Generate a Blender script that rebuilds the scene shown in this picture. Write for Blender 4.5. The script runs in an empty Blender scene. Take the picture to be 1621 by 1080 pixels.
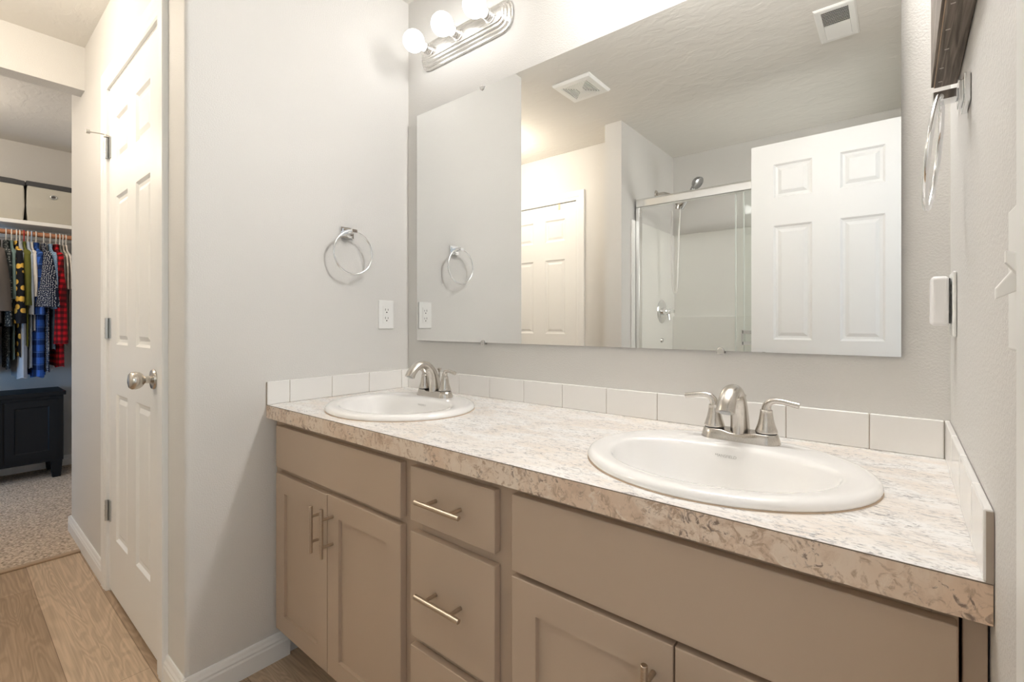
import bpy, bmesh, math, random
from mathutils import Vector, Matrix
random.seed(7)
C = bpy.context.scene.collection
S = bpy.context.scene
PI = math.pi
R = math.radians

# ------------------------------------------------------------------ camera, world, lights, exposure
cam_d = bpy.data.cameras.new('camera')
cam_d.sensor_fit = 'HORIZONTAL'
cam_d.sensor_width = 36.0
cam_d.lens = 750.4555 * 36.0 / 1621.0
cam_d.shift_x = (810.5 - 806.8637) / 1621.0
cam_d.shift_y = (512.12 - 540.0) / 1621.0
cam_d.clip_start = 0.01
cam = bpy.data.objects.new('camera', cam_d)
C.objects.link(cam)
cam.location = (1.5813, -1.2481, 1.1002)
cam.rotation_euler = (R(90), 0, R(39.656))
S.camera = cam

w = bpy.data.worlds.new('world')
S.world = w
w.use_nodes = True
w.node_tree.nodes['Background'].inputs[0].default_value = (0.84, 0.92, 1.0, 1)
w.node_tree.nodes['Background'].inputs[1].default_value = 0.38

S.view_settings.view_transform = 'Standard'
S.view_settings.look = 'None'
S.view_settings.exposure = 1.36
S.view_settings.gamma = 1.0
S.view_settings.use_curve_mapping = False
S.cycles.max_bounces = 14
S.cycles.diffuse_bounces = 8
S.cycles.glossy_bounces = 8
S.cycles.transparent_max_bounces = 12
S.cycles.caustics_reflective = False
S.cycles.caustics_refractive = False
S.cycles.sample_clamp_indirect = 6.0
S.cycles.use_denoising = True
try:
    S.cycles.denoiser = 'OPENIMAGEDENOISE'
except Exception:
    pass

BULB_FAR, BULB_NEAR = 3.2, 62.0   # the bar over the far sink burns dimmer than the one over the near sink
BULB_COLOR = (1.0, 0.98, 0.96)
HALL_COLOR = (1.0, 0.88, 0.73)

def point_light(name, loc, power, color, radius):
    d = bpy.data.lights.new(name, 'POINT')
    d.energy = power
    d.color = color
    d.shadow_soft_size = radius
    o = bpy.data.objects.new(name, d)
    o.location = loc
    C.objects.link(o)
    return o

point_light('hall_light', (-0.72, -1.36, 2.27), 6.6, HALL_COLOR, 0.09)
point_light('closet_fill', (-2.45, -1.45, 2.25), 4.5, (1.0, 0.87, 0.72), 0.10)  # unseen lamp, added to brighten the closet

d_ = bpy.data.lights.new('closet_blue_fill', 'AREA')  # unseen blue lamp, added for the cool tint low in the closet
d_.shape = 'RECTANGLE'; d_.size = 0.7; d_.size_y = 0.5; d_.energy = 3.0; d_.color = (0.22, 0.55, 1.0)
o_ = bpy.data.objects.new('closet_blue_fill', d_)
o_.location = (-2.75, -1.86, 0.62); o_.rotation_euler = (R(90), 0, R(20))
C.objects.link(o_)

# room constants (metres; x along the mirror wall, y towards the mirror, z up)
W = 1.6525      # right wall
H = 2.427       # ceiling
L = 0.7965      # hall-side face of the left wall's end
ZC = 0.8377     # countertop top
D = 0.572       # countertop depth

# ------------------------------------------------------------------ materials
def new_mat(name):
    m = bpy.data.materials.new(name)
    m.use_nodes = True
    nt = m.node_tree
    return m, nt, nt.nodes['Principled BSDF']

def mat(name, col, rough=0.5, metal=0.0, spec=0.5, bump=None, coat=0.0):
    m, nt, b = new_mat(name)
    b.inputs['Base Color'].default_value = (*col, 1)
    b.inputs['Roughness'].default_value = rough
    b.inputs['Metallic'].default_value = metal
    b.inputs['Specular IOR Level'].default_value = spec
    b.inputs['Coat Weight'].default_value = coat
    if bump:
        scale, strength, dist = bump[:3]
        tc = nt.nodes.new('ShaderNodeTexCoord')
        n = nt.nodes.new('ShaderNodeTexNoise')
        n.inputs['Scale'].default_value = scale
        n.inputs['Detail'].default_value = 3.0
        bp = nt.nodes.new('ShaderNodeBump')
        bp.inputs['Strength'].default_value = strength
        bp.inputs['Distance'].default_value = dist
        nt.links.new(tc.outputs['Object'], n.inputs['Vector'])
        nt.links.new(n.outputs['Fac'], bp.inputs['Height'])
        nt.links.new(bp.outputs['Normal'], b.inputs['Normal'])
    return m

def N(nt, kind, **kw):
    n = nt.nodes.new(kind)
    for k, v in kw.items():
        setattr(n, k, v)
    return n

def ramp(nt, stops, interp='LINEAR'):
    n = nt.nodes.new('ShaderNodeValToRGB')
    cr = n.color_ramp
    cr.interpolation = interp
    while len(cr.elements) < len(stops):
        cr.elements.new(0.5)
    for e, (p, c) in zip(cr.elements, stops):
        e.position = p
        e.color = (*c, 1) if len(c) == 3 else c
    return n

def mapping(nt, scale=(1, 1, 1), rot=(0, 0, 0), loc=(0, 0, 0), coord='Object'):
    tc = nt.nodes.new('ShaderNodeTexCoord')
    mp = nt.nodes.new('ShaderNodeMapping')
    mp.inputs['Scale'].default_value = scale
    mp.inputs['Rotation'].default_value = rot
    mp.inputs['Location'].default_value = loc
    nt.links.new(tc.outputs[coord], mp.inputs['Vector'])
    return mp

def mixc(nt, a, b, fac, mode='MIX'):
    n = nt.nodes.new('ShaderNodeMix')
    n.data_type = 'RGBA'
    n.blend_type = mode
    for sock, v in ((n.inputs[6], a), (n.inputs[7], b), (n.inputs[0], fac)):
        if hasattr(v, 'is_linked') or hasattr(v, 'links'):
            nt.links.new(v, sock)
        elif isinstance(v, (int, float)):
            sock.default_value = v
        else:
            sock.default_value = (*v, 1)
    return n.outputs[2]

M = {}
# painted orange-peel walls: fine blotchy relief
def wall_mat(name, col):
    m, nt, b = new_mat(name)
    b.inputs['Base Color'].default_value = (*col, 1)
    b.inputs['Roughness'].default_value = 0.55
    b.inputs['Specular IOR Level'].default_value = 0.35
    mp = mapping(nt)
    n = N(nt, 'ShaderNodeTexNoise')
    n.inputs['Scale'].default_value = 240
    n.inputs['Detail'].default_value = 2.0
    nt.links.new(mp.outputs[0], n.inputs['Vector'])
    r = ramp(nt, [(0.38, (0, 0, 0)), (0.62, (1, 1, 1))])
    nt.links.new(n.outputs['Fac'], r.inputs[0])
    bp = N(nt, 'ShaderNodeBump')
    bp.inputs['Strength'].default_value = 0.24
    bp.inputs['Distance'].default_value = 0.0012
    nt.links.new(r.outputs[0], bp.inputs['Height'])
    nt.links.new(bp.outputs['Normal'], b.inputs['Normal'])
    return m
M['wall'] = wall_mat('wall_paint', (0.69, 0.678, 0.655))

def ceiling_mat():
    m, nt, b = new_mat('knockdown_ceiling')
    b.inputs['Base Color'].default_value = (0.74, 0.72, 0.68, 1)
    b.inputs['Roughness'].default_value = 0.6
    b.inputs['Specular IOR Level'].default_value = 0.3
    mp = mapping(nt, scale=(1, 1.7, 1))
    n = N(nt, 'ShaderNodeTexNoise')
    n.inputs['Scale'].default_value = 11
    n.inputs['Detail'].default_value = 4
    n.inputs['Distortion'].default_value = 0.5
    nt.links.new(mp.outputs[0], n.inputs['Vector'])
    r = ramp(nt, [(0.44, (0, 0, 0)), (0.60, (1, 1, 1))])
    nt.links.new(n.outputs['Fac'], r.inputs[0])
    bp = N(nt, 'ShaderNodeBump')
    bp.inputs['Strength'].default_value = 0.24
    bp.inputs['Distance'].default_value = 0.004
    nt.links.new(r.outputs[0], bp.inputs['Height'])
    nt.links.new(bp.outputs['Normal'], b.inputs['Normal'])
    return m
M['ceiling'] = ceiling_mat()
M['trim'] = mat('white_trim_paint', (0.86, 0.86, 0.85), 0.38, bump=(60, 0.02, 0.001))
M['door'] = mat('white_door_paint', (0.86, 0.86, 0.845), 0.42, bump=(120, 0.04, 0.001))
M['plastic'] = mat('white_plastic', (0.85, 0.85, 0.83), 0.35)
M['dark'] = mat('dark_slot', (0.02, 0.02, 0.02), 0.6)
M['cabinet'] = mat('taupe_cabinet_paint', (0.50, 0.39, 0.293), 0.42, spec=0.4, bump=(90, 0.02, 0.001))
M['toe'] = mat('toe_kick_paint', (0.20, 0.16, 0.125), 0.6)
M['tile'] = mat('white_glazed_tile', (0.83, 0.82, 0.80), 0.12, spec=0.5)
M['grout'] = mat('tan_grout', (0.42, 0.36, 0.30), 0.9)
M['porcelain'] = mat('white_porcelain', (0.89, 0.88, 0.865), 0.09, spec=0.55, coat=0.3)
M['chrome'] = mat('chrome', (0.86, 0.87, 0.88), 0.06, 1.0)
M['surround'] = mat('white_fiberglass', (0.80, 0.795, 0.76), 0.28)
M['hinge'] = mat('zinc_hinge', (0.55, 0.56, 0.56), 0.32, 1.0)
M['alum'] = mat('bright_aluminium', (0.86, 0.86, 0.85), 0.22, 1.0)

def brushed(name, col, rough, axis):
    m, nt, b = new_mat(name)
    b.inputs['Metallic'].default_value = 1.0
    sc = [120, 120, 120]
    sc[axis] = 2
    mp = mapping(nt, scale=tuple(sc))
    n = N(nt, 'ShaderNodeTexNoise')
    n.inputs['Scale'].default_value = 6
    n.inputs['Detail'].default_value = 2
    nt.links.new(mp.outputs[0], n.inputs['Vector'])
    r = ramp(nt, [(0.3, tuple(c * 0.9 for c in col)), (0.7, tuple(min(1, c * 1.08) for c in col))])
    nt.links.new(n.outputs['Fac'], r.inputs[0])
    nt.links.new(r.outputs[0], b.inputs['Base Color'])
    mr = N(nt, 'ShaderNodeMapRange')
    mr.inputs[3].default_value = rough * 0.8
    mr.inputs[4].default_value = rough * 1.25
    nt.links.new(n.outputs['Fac'], mr.inputs[0])
    nt.links.new(mr.outputs[0], b.inputs['Roughness'])
    return m
M['nickel'] = brushed('brushed_nickel', (0.62, 0.585, 0.54), 0.24, 2)
M['pull'] = brushed('satin_nickel_pull', (0.58, 0.49, 0.40), 0.30, 0)
M['fixture'] = brushed('satin_nickel_fixture', (0.74, 0.725, 0.70), 0.26, 0)

def laminate(name, base, pale, mid, fleck, dark, stretch, rot, k=1.0):
    """printed stone: clouds of two tones, mid-size patches, fine streaky flecks and gathered dark chips"""
    m, nt, b = new_mat(name)
    b.inputs['Roughness'].default_value = 0.28
    b.inputs['Specular IOR Level'].default_value = 0.5
    mp = mapping(nt, scale=(1.0, stretch, stretch), rot=(0, 0, R(rot)))
    def noise(scale, detail, rough, dist, loc):
        v = N(nt, 'ShaderNodeVectorMath', operation='ADD')
        v.inputs[1].default_value = (loc, loc * 1.7, loc * 0.6)
        nt.links.new(mp.outputs[0], v.inputs[0])
        n = N(nt, 'ShaderNodeTexNoise')
        n.inputs['Scale'].default_value = scale * k
        n.inputs['Detail'].default_value = detail
        n.inputs['Roughness'].default_value = rough
        n.inputs['Distortion'].default_value = dist
        nt.links.new(v.outputs[0], n.inputs['Vector'])
        return n.outputs['Fac']
    def mask(f, a, c):
        r = ramp(nt, [(a, (0, 0, 0)), (c, (1, 1, 1))])
        nt.links.new(f, r.inputs[0])
        return r.outputs[0]
    def mul(a, c):
        n = N(nt, 'ShaderNodeMath', operation='MULTIPLY')
        nt.links.new(a, n.inputs[0]); nt.links.new(c, n.inputs[1])
        return n.outputs[0]
    c = mixc(nt, pale, base, mask(noise(5, 4, 0.6, 0.8, 0.0), 0.42, 0.60))
    c = mixc(nt, c, mid, mask(noise(17, 6, 0.7, 1.0, 3.1), 0.50, 0.64))
    c = mixc(nt, c, fleck, mask(noise(44, 5, 0.7, 1.4, 7.7), 0.52, 0.62))
    c = mixc(nt, c, pale, mask(noise(30, 5, 0.7, 1.4, 9.2), 0.58, 0.66))
    c = mixc(nt, c, dark, mul(mask(noise(60, 4, 0.65, 1.2, 12.3), 0.55, 0.63), mask(noise(9, 3, 0.6, 0.6, 15.1), 0.49, 0.60)))
    nt.links.new(c, b.inputs['Base Color'])
    return m
M['laminate'] = laminate('stone_look_laminate', (0.80, 0.735, 0.67), (0.87, 0.86, 0.845), (0.79, 0.745, 0.70), (0.50, 0.485, 0.48), (0.27, 0.25, 0.255), 2.3, 8, 1.15)
M['edge'] = laminate('stone_look_edge_warm_lit', (0.75, 0.58, 0.44), (0.82, 0.70, 0.575), (0.66, 0.495, 0.365), (0.52, 0.375, 0.265), (0.27, 0.195, 0.15), 1.0, 0, 1.15)  # same laminate as the top, with warm light put into browner tones

def wood_floor():
    m, nt, b = new_mat('oak_vinyl_planks')
    b.inputs['Roughness'].default_value = 0.42
    b.inputs['Specular IOR Level'].default_value = 0.4
    mp = mapping(nt, loc=(-0.03, 0.995, 0), coord='Object')
    br = N(nt, 'ShaderNodeTexBrick')
    br.offset = 0.246
    br.inputs['Scale'].default_value = 1.0
    br.inputs['Brick Width'].default_value = 1.22
    br.inputs['Row Height'].default_value = 0.18
    br.inputs['Mortar Size'].default_value = 0.0009
    br.inputs['Mortar Smooth'].default_value = 0.1
    br.inputs['Color1'].default_value = (0.64, 0.50, 0.365, 1)
    br.inputs['Color2'].default_value = (0.52, 0.395, 0.28, 1)
    br.inputs['Mortar'].default_value = (0.30, 0.21, 0.14, 1)
    nt.links.new(mp.outputs[0], br.inputs['Vector'])
    # every other row of planks is the darker board
    sx = N(nt, 'ShaderNodeSeparateXYZ')
    nt.links.new(mp.outputs[0], sx.inputs[0])
    dv = N(nt, 'ShaderNodeMath', operation='DIVIDE')
    dv.inputs[1].default_value = 0.36
    nt.links.new(sx.outputs[1], dv.inputs[0])
    fr = N(nt, 'ShaderNodeMath', operation='FRACT')
    nt.links.new(dv.outputs[0], fr.inputs[0])
    lt = N(nt, 'ShaderNodeMath', operation='GREATER_THAN')
    lt.inputs[1].default_value = 0.5
    nt.links.new(fr.outputs[0], lt.inputs[0])
    toned = mixc(nt, br.outputs['Color'], (0.70, 0.66, 0.62), lt.outputs[0], 'MULTIPLY')
    # cathedral grain: stretched, distorted rings
    mp2 = mapping(nt, scale=(0.9, 7.0, 1), coord='Object')
    n0 = N(nt, 'ShaderNodeTexNoise')
    n0.inputs['Scale'].default_value = 1.6
    n0.inputs['Detail'].default_value = 2
    n0.inputs['Distortion'].default_value = 0.5
    nt.links.new(mp2.outputs[0], n0.inputs['Vector'])
    wv = N(nt, 'ShaderNodeMath', operation='MULTIPLY')
    wv.inputs[1].default_value = 105
    nt.links.new(n0.outputs['Fac'], wv.inputs[0])
    sn = N(nt, 'ShaderNodeMath', operation='SINE')
    nt.links.new(wv.outputs[0], sn.inputs[0])
    r = ramp(nt, [(0.2, (0.80, 0.78, 0.76)), (0.8, (1.06, 1.05, 1.04))])
    mr = N(nt, 'ShaderNodeMapRange')
    mr.inputs[1].default_value = -1
    nt.links.new(sn.outputs[0], mr.inputs[0])
    nt.links.new(mr.outputs[0], r.inputs[0])
    c = mixc(nt, toned, r.outputs[0], 0.6, 'MULTIPLY')
    mp3 = mapping(nt, scale=(3, 160, 1))
    nf = N(nt, 'ShaderNodeTexNoise')
    nf.inputs['Scale'].default_value = 1.0
    nf.inputs['Detail'].default_value = 4
    nt.links.new(mp3.outputs[0], nf.inputs['Vector'])
    rf = ramp(nt, [(0.35, (0.80, 0.78, 0.75)), (0.65, (1.08, 1.07, 1.06))])
    nt.links.new(nf.outputs['Fac'], rf.inputs[0])
    c = mixc(nt, c, rf.outputs[0], 0.8, 'MULTIPLY')
    nt.links.new(c, b.inputs['Base Color'])
    return m
M['floor'] = wood_floor()

def carpet():
    m, nt, b = new_mat('speckled_carpet')
    b.inputs['Roughness'].default_value = 0.95
    b.inputs['Specular IOR Level'].default_value = 0.1
    mp = mapping(nt)
    n = N(nt, 'ShaderNodeTexVoronoi')
    n.inputs['Scale'].default_value = 85
    nt.links.new(mp.outputs[0], n.inputs['Vector'])
    r = ramp(nt, [(0.05, (0.72, 0.60, 0.48)), (0.55, (0.60, 0.485, 0.38)), (0.95, (0.30, 0.235, 0.175))])
    nt.links.new(n.outputs['Distance'], r.inputs[0])
    n2 = N(nt, 'ShaderNodeTexNoise')
    n2.inputs['Scale'].default_value = 70
    n2.inputs['Detail'].default_value = 3
    nt.links.new(mp.outputs[0], n2.inputs['Vector'])
    r2 = ramp(nt, [(0.35, (0.62, 0.6, 0.58)), (0.6, (1.1, 1.1, 1.1))])
    nt.links.new(n2.outputs['Fac'], r2.inputs[0])
    c = mixc(nt, r.outputs[0], r2.outputs[0], 0.8, 'MULTIPLY')
    nt.links.new(c, b.inputs['Base Color'])
    bp = N(nt, 'ShaderNodeBump')
    bp.inputs['Strength'].default_value = 0.9
    bp.inputs['Distance'].default_value = 0.008
    bp.invert = True
    nt.links.new(n.outputs['Distance'], bp.inputs['Height'])
    nt.links.new(bp.outputs['Normal'], b.inputs['Normal'])
    return m
M['carpet'] = carpet()

def mirror_mat():
    m, nt, b = new_mat('silvered_glass')
    b.inputs['Base Color'].default_value = (0.90, 0.906, 0.895, 1)
    b.inputs['Metallic'].default_value = 1.0
    b.inputs['Roughness'].default_value = 0.0
    return m
M['mirror'] = mirror_mat()

def glass_mat():
    m = bpy.data.materials.new('clear_shower_glass')
    m.use_nodes = True
    nt = m.node_tree
    nt.nodes.remove(nt.nodes['Principled BSDF'])
    out = nt.nodes['Material Output']
    t = N(nt, 'ShaderNodeBsdfTransparent')
    t.inputs[0].default_value = (0.975, 0.985, 0.978, 1)
    g = N(nt, 'ShaderNodeBsdfGlossy')
    g.inputs['Roughness'].default_value = 0.0
    fr = N(nt, 'ShaderNodeFresnel')
    fr.inputs[0].default_value = 1.5
    mx = N(nt, 'ShaderNodeMixShader')
    geo = N(nt, 'ShaderNodeNewGeometry')
    inv = N(nt, 'ShaderNodeMath', operation='SUBTRACT')
    inv.inputs[0].default_value = 1.0
    nt.links.new(geo.outputs['Backfacing'], inv.inputs[1])
    fm = N(nt, 'ShaderNodeMath', operation='MULTIPLY')
    nt.links.new(fr.outputs[0], fm.inputs[0])
    nt.links.new(inv.outputs[0], fm.inputs[1])
    nt.links.new(fm.outputs[0], mx.inputs[0])
    nt.links.new(t.outputs[0], mx.inputs[1])
    nt.links.new(g.outputs[0], mx.inputs[2])
    nt.links.new(mx.outputs[0], out.inputs[0])
    return m
M['glass'] = glass_mat()


def emit(name, col, strength):
    m, nt, b = new_mat(name)
    b.inputs['Base Color'].default_value = (0.9, 0.9, 0.9, 1)
    b.inputs['Emission Color'].default_value = (*col, 1)
    b.inputs['Emission Strength'].default_value = strength
    b.inputs['Roughness'].default_value = 0.2
    return m
M['bulb_far'] = emit('lit_frosted_bulb', BULB_COLOR, BULB_FAR)
M['bulb_near'] = emit('bright_frosted_bulb', BULB_COLOR, BULB_NEAR)
M['dome'] = emit('lit_dome_glass', HALL_COLOR, 1.5)

def barn_wood():
    m, nt, b = new_mat('weathered_brown_wood')
    b.inputs['Roughness'].default_value = 0.7
    mp = mapping(nt, scale=(70, 2.5, 70))
    n = N(nt, 'ShaderNodeTexNoise')
    n.inputs['Scale'].default_value = 3
    n.inputs['Detail'].default_value = 6
    n.inputs['Distortion'].default_value = 0.6
    nt.links.new(mp.outputs[0], n.inputs['Vector'])
    r = ramp(nt, [(0.3, (0.085, 0.068, 0.055)), (0.5, (0.17, 0.14, 0.115)), (0.72, (0.33, 0.285, 0.24))])
    nt.links.new(n.outputs['Fac'], r.inputs[0])
    nt.links.new(r.outputs[0], b.inputs['Base Color'])
    bp = N(nt, 'ShaderNodeBump')
    bp.inputs['Strength'].default_value = 0.3
    bp.inputs['Distance'].default_value = 0.002
    nt.links.new(n.outputs['Fac'], bp.inputs['Height'])
    nt.links.new(bp.outputs['Normal'], b.inputs['Normal'])
    return m
M['barnwood'] = barn_wood()
M['palewood'] = mat('pale_raw_wood', (0.55, 0.42, 0.30), 0.7)

# ------------------------------------------------------------------ mesh helpers
def world_inv(o):
    m = Matrix.Identity(4)
    while o is not None:
        m = o.matrix_basis @ m
        o = o.parent
    return m.inverted()

class B:
    """collects shapes in world coordinates and links them as one mesh object"""
    def __init__(self):
        self.bm = bmesh.new()

    def box(self, x0, x1, y0, y1, z0, z1):
        x0, x1 = sorted((x0, x1)); y0, y1 = sorted((y0, y1)); z0, z1 = sorted((z0, z1))
        v = [self.bm.verts.new(p) for p in ((x0, y0, z0), (x1, y0, z0), (x1, y1, z0), (x0, y1, z0),
                                            (x0, y0, z1), (x1, y0, z1), (x1, y1, z1), (x0, y1, z1))]
        for f in ((0, 3, 2, 1), (4, 5, 6, 7), (0, 1, 5, 4), (1, 2, 6, 5), (2, 3, 7, 6), (3, 0, 4, 7)):
            self.bm.faces.new([v[i] for i in f])
        return self

    def loft(self, rings, cap0=True, cap1=True, closed=True):
        vs = [[self.bm.verts.new(p) for p in r] for r in rings]
        n = len(vs[0])
        for a, b in zip(vs, vs[1:]):
            for i in range(n if closed else n - 1):
                j = (i + 1) % n
                self.bm.faces.new((a[i], a[j], b[j], b[i]))
        if cap0:
            self.bm.faces.new(list(reversed(vs[0])))
        if cap1:
            self.bm.faces.new(vs[-1])
        return self

    def tube(self, pts, radii, n=16, squash=None, cap=True, closed=False):
        pts = [Vector(p) for p in pts]
        if not hasattr(radii, '__len__'):
            radii = [radii] * len(pts)
        rings = []
        t0 = (pts[1] - pts[0]).normalized()
        if closed:
            t0 = (pts[1] - pts[-1]).normalized()
        up = Vector((0, 0, 1)) if abs(t0.z) < 0.9 else Vector((1, 0, 0))
        nrm = (up - t0 * up.dot(t0)).normalized()
        for i, p in enumerate(pts):
            if closed:
                t = (pts[(i + 1) % len(pts)] - pts[i - 1]).normalized()
            else:
                t = (pts[min(i + 1, len(pts) - 1)] - pts[max(i - 1, 0)]).normalized()
            nrm = (nrm - t * nrm.dot(t)).normalized()
            bn = t.cross(nrm)
            sq = squash[i] if squash else (1, 1)
            rings.append([p + nrm * (radii[i] * sq[0] * math.cos(2 * PI * k / n)) + bn * (radii[i] * sq[1] * math.sin(2 * PI * k / n))
                          for k in range(n)])
        if closed:
            rings.append(rings[0])
            vs = [[self.bm.verts.new(p) for p in r] for r in rings[:-1]]
            vs.append(vs[0])
            for a, b in zip(vs, vs[1:]):
                for i in range(n):
                    j = (i + 1) % n
                    self.bm.faces.new((a[i], a[j], b[j], b[i]))
            return self
        return self.loft(rings, cap, cap)

    def cyl(self, p0, p1, r0, r1=None, n=24):
        return self.tube([p0, p1], [r0, r0 if r1 is None else r1], n)

    def lathe(self, prof, origin, axis=(0, 0, 1), n=32, cap0=True, cap1=True):
        a = Vector(axis).normalized()
        u = a.orthogonal().normalized()
        v = a.cross(u)
        o = Vector(origin)
        rings = [[o + a * h + u * (max(r, 1e-5) * math.cos(2 * PI * k / n)) + v * (max(r, 1e-5) * math.sin(2 * PI * k / n))
                  for k in range(n)] for r, h in prof]
        return self.loft(rings, cap0, cap1)

    def poly(self, pts):
        self.bm.faces.new([self.bm.verts.new(p) for p in pts])
        return self

    def obj(self, name, m, parent=None, smooth=False, bevel=0.0, seg=2, angle=40, recalc=True):
        if recalc:
            bmesh.ops.recalc_face_normals(self.bm, faces=self.bm.faces)
        me = bpy.data.meshes.new(name)
        if parent is not None:
            self.bm.transform(world_inv(parent))
        self.bm.to_mesh(me)
        self.bm.free()
        o = bpy.data.objects.new(name, me)
        C.objects.link(o)
        if parent is not None:
            o.parent = parent
        me.materials.append(m)
        if smooth:
            me.polygons.foreach_set('use_smooth', [True] * len(me.polygons))
            try:
                me.set_sharp_from_angle(angle=R(angle))
            except Exception:
                pass
        if bevel > 0:
            md = o.modifiers.new('bevel', 'BEVEL')
            md.width = bevel
            md.segments = seg
            md.limit_method = 'ANGLE'
            md.angle_limit = R(35)
        return o

def tag(o, label=None, cat=None, group=None, kind=None):
    if label: o['label'] = label
    if cat: o['category'] = cat
    if group: o['group'] = group
    if kind: o['kind'] = kind
    return o

def thing(name, label, cat, loc=(0, 0, 0), rotz=0.0, group=None, kind=None):
    o = bpy.data.objects.new(name, None)
    o.empty_display_size = 0.05
    C.objects.link(o)
    o.location = loc
    o.rotation_euler = (0, 0, rotz)
    return tag(o, label, cat, group, kind)

def struct(name, b, m, **kw):
    o = b.obj(name, m, **kw)
    o['kind'] = 'structure'
    return o

def copy_tree(o, parent=None):
    c = o.copy()
    C.objects.link(c)
    if parent is not None:
        c.parent = parent
    for ch in [x for x in bpy.data.objects if x.parent == o]:
        copy_tree(ch, c)
    return c

def arc(c, r, a0, a1, n, ax=(1, 0, 0), ay=(0, 0, 1)):
    c = Vector(c); ax = Vector(ax); ay = Vector(ay)
    return [c + ax * (r * math.cos(a0 + (a1 - a0) * i / n)) + ay * (r * math.sin(a0 + (a1 - a0) * i / n)) for i in range(n + 1)]

def smoothstep(t):
    return t * t * (3 - 2 * t)

# ------------------------------------------------------------------ the room shell
XC = -3.40      # closet back wall
YH = -1.90      # hall wall facing the vanity
YCR = -0.555     # closet side wall
struct('floor', B().box(-1.475, W + 1.6, -2.75, 0.1, -0.06, 0.0), M['floor'])
struct('floor_carpet', B().box(XC - 0.1, -1.475, -2.1, -0.42, -0.06, 0.006), M['carpet'])
struct('ceiling', B().box(XC - 0.1, W + 0.12, -2.75, 0.1, H, H + 0.08), M['ceiling'])
struct('wall_back', B().box(-0.115, W + 0.12, 0.0, 0.12, 0, H), M['wall'])
# left wall of the vanity alcove, with a softly rounded outside corner
bl = B()
rc = 0.012
prof = [(0.0, 0.0), (0.0, -L + rc)] + [(-rc + rc * math.cos(a), -L + rc - rc * math.sin(a)) for a in [R(15 * i) for i in range(1, 7)]] + [(-0.19, -L), (-0.19, -0.62), (-0.115, -0.62), (-0.115, 0.0)]
bl.loft([[Vector((x, y, 0)) for x, y in prof], [Vector((x, y, H)) for x, y in prof]])
struct('wall_left', bl, M['wall'])
# hall wall beyond the linen door, ending at the closet
DX0, DX1, DZ = -0.945, -0.225, 2.066      # rough opening of the linen door
bw = B()
bw.box(DX1, -0.19, -L, -0.62, 0, H)
bw.box(DX0, DX1, -L, -0.62, DZ, H)
bw.box(-1.80, DX0, -L, -0.62, 0, H)
struct('wall_hall', bw, M['wall'])
struct('wall_linen_closet', B().box(DX0, DX1, -0.66, -0.62, 0, DZ), M['wall'])
struct('wall_closet_header', B().box(-1.55, -1.45, YH, -L, 2.22, H), M['wall'])
struct('wall_closet_back', B().box(XC - 0.1, XC, YH - 0.1, -0.45, 0, H), M['wall'])
struct('wall_closet_side', B().box(XC, -1.69, YCR, -0.45, 0, H).box(-1.80, -1.69, -0.62, YCR, 0, H), M['wall'])
# hall wall opposite the mirror, with the far door
FX0, FX1, FZ = -1.045, -0.325, 2.046
bw = B()
bw.box(XC, FX0, YH - 0.1, YH, 0, H)
bw.box(FX1, 0.056, YH - 0.1, YH, 0, H)
bw.box(FX0, FX1, YH - 0.1, YH, FZ, H)
bw.box(FX0, FX1, YH - 0.1, YH - 0.07, 0, FZ)
struct('wall_opposite', bw, M['wall'])
struct('wall_shower_end', B().box(0.056, 0.175, -2.65, -1.625, 0, H), M['wall'])
struct('wall_shower_back', B().box(0.175, W + 0.12, -2.65, -2.55, 0, H), M['wall'])
# right wall with the entry doorway
EY0, EY1, EZ = -1.56, -0.86, 2.05
bw = B()
bw.box(W, W + 0.115, EY1, 0.0, 0, H)
bw.box(W, W + 0.115, EY0, EY1, EZ, H)
bw.box(W, W + 0.115, -2.55, EY0, 0, H)
struct('wall_right', bw, M['wall'])

# ------------------------------------------------------------------ trim
BASE = [(0.0, 0.0), (0.013, 0.0), (0.013, 0.052), (0.0105, 0.058), (0.0115, 0.064), (0.008, 0.071), (0.0065, 0.079), (0.004, 0.084), (0.0, 0.084)]
def baseboard(name, p0, p1, out):
    """extrudes the moulding profile from p0 to p1; out is the direction away from the wall"""
    o = Vector((*out, 0))
    b = B()
    b.loft([[Vector((*p, 0)) + o * d + Vector((0, 0, z)) for d, z in BASE] for p in (p0, p1)])
    return struct(name, b, M['trim'])
baseboard('baseboard_left', (0, -L - 0.013), (0, -0.5), (1, 0))
baseboard('baseboard_corner', (0.013, -L), (-0.158, -L), (0, -1))
baseboard('baseboard_hall', (-1.013, -L), (-1.813, -L), (0, -1))
baseboard('baseboard_closet', (-1.80, -L - 0.013), (-1.80, -0.70), (-1, 0))
baseboard('baseboard_closet_back', (XC, YH), (XC, YCR), (1, 0))
baseboard('baseboard_closet_side', (XC, YCR), (-1.80, YCR), (0, -1))
baseboard('baseboard_opposite', (FX1 + 0.062, YH), (0.056, YH), (0, 1))
struct('trim_1', B().box(-1.49, -1.458, YH, -L - 0.014, 0, 0.009), mat('wood_transition_strip', (0.40, 0.28, 0.18), 0.5), bevel=0.003)

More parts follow.
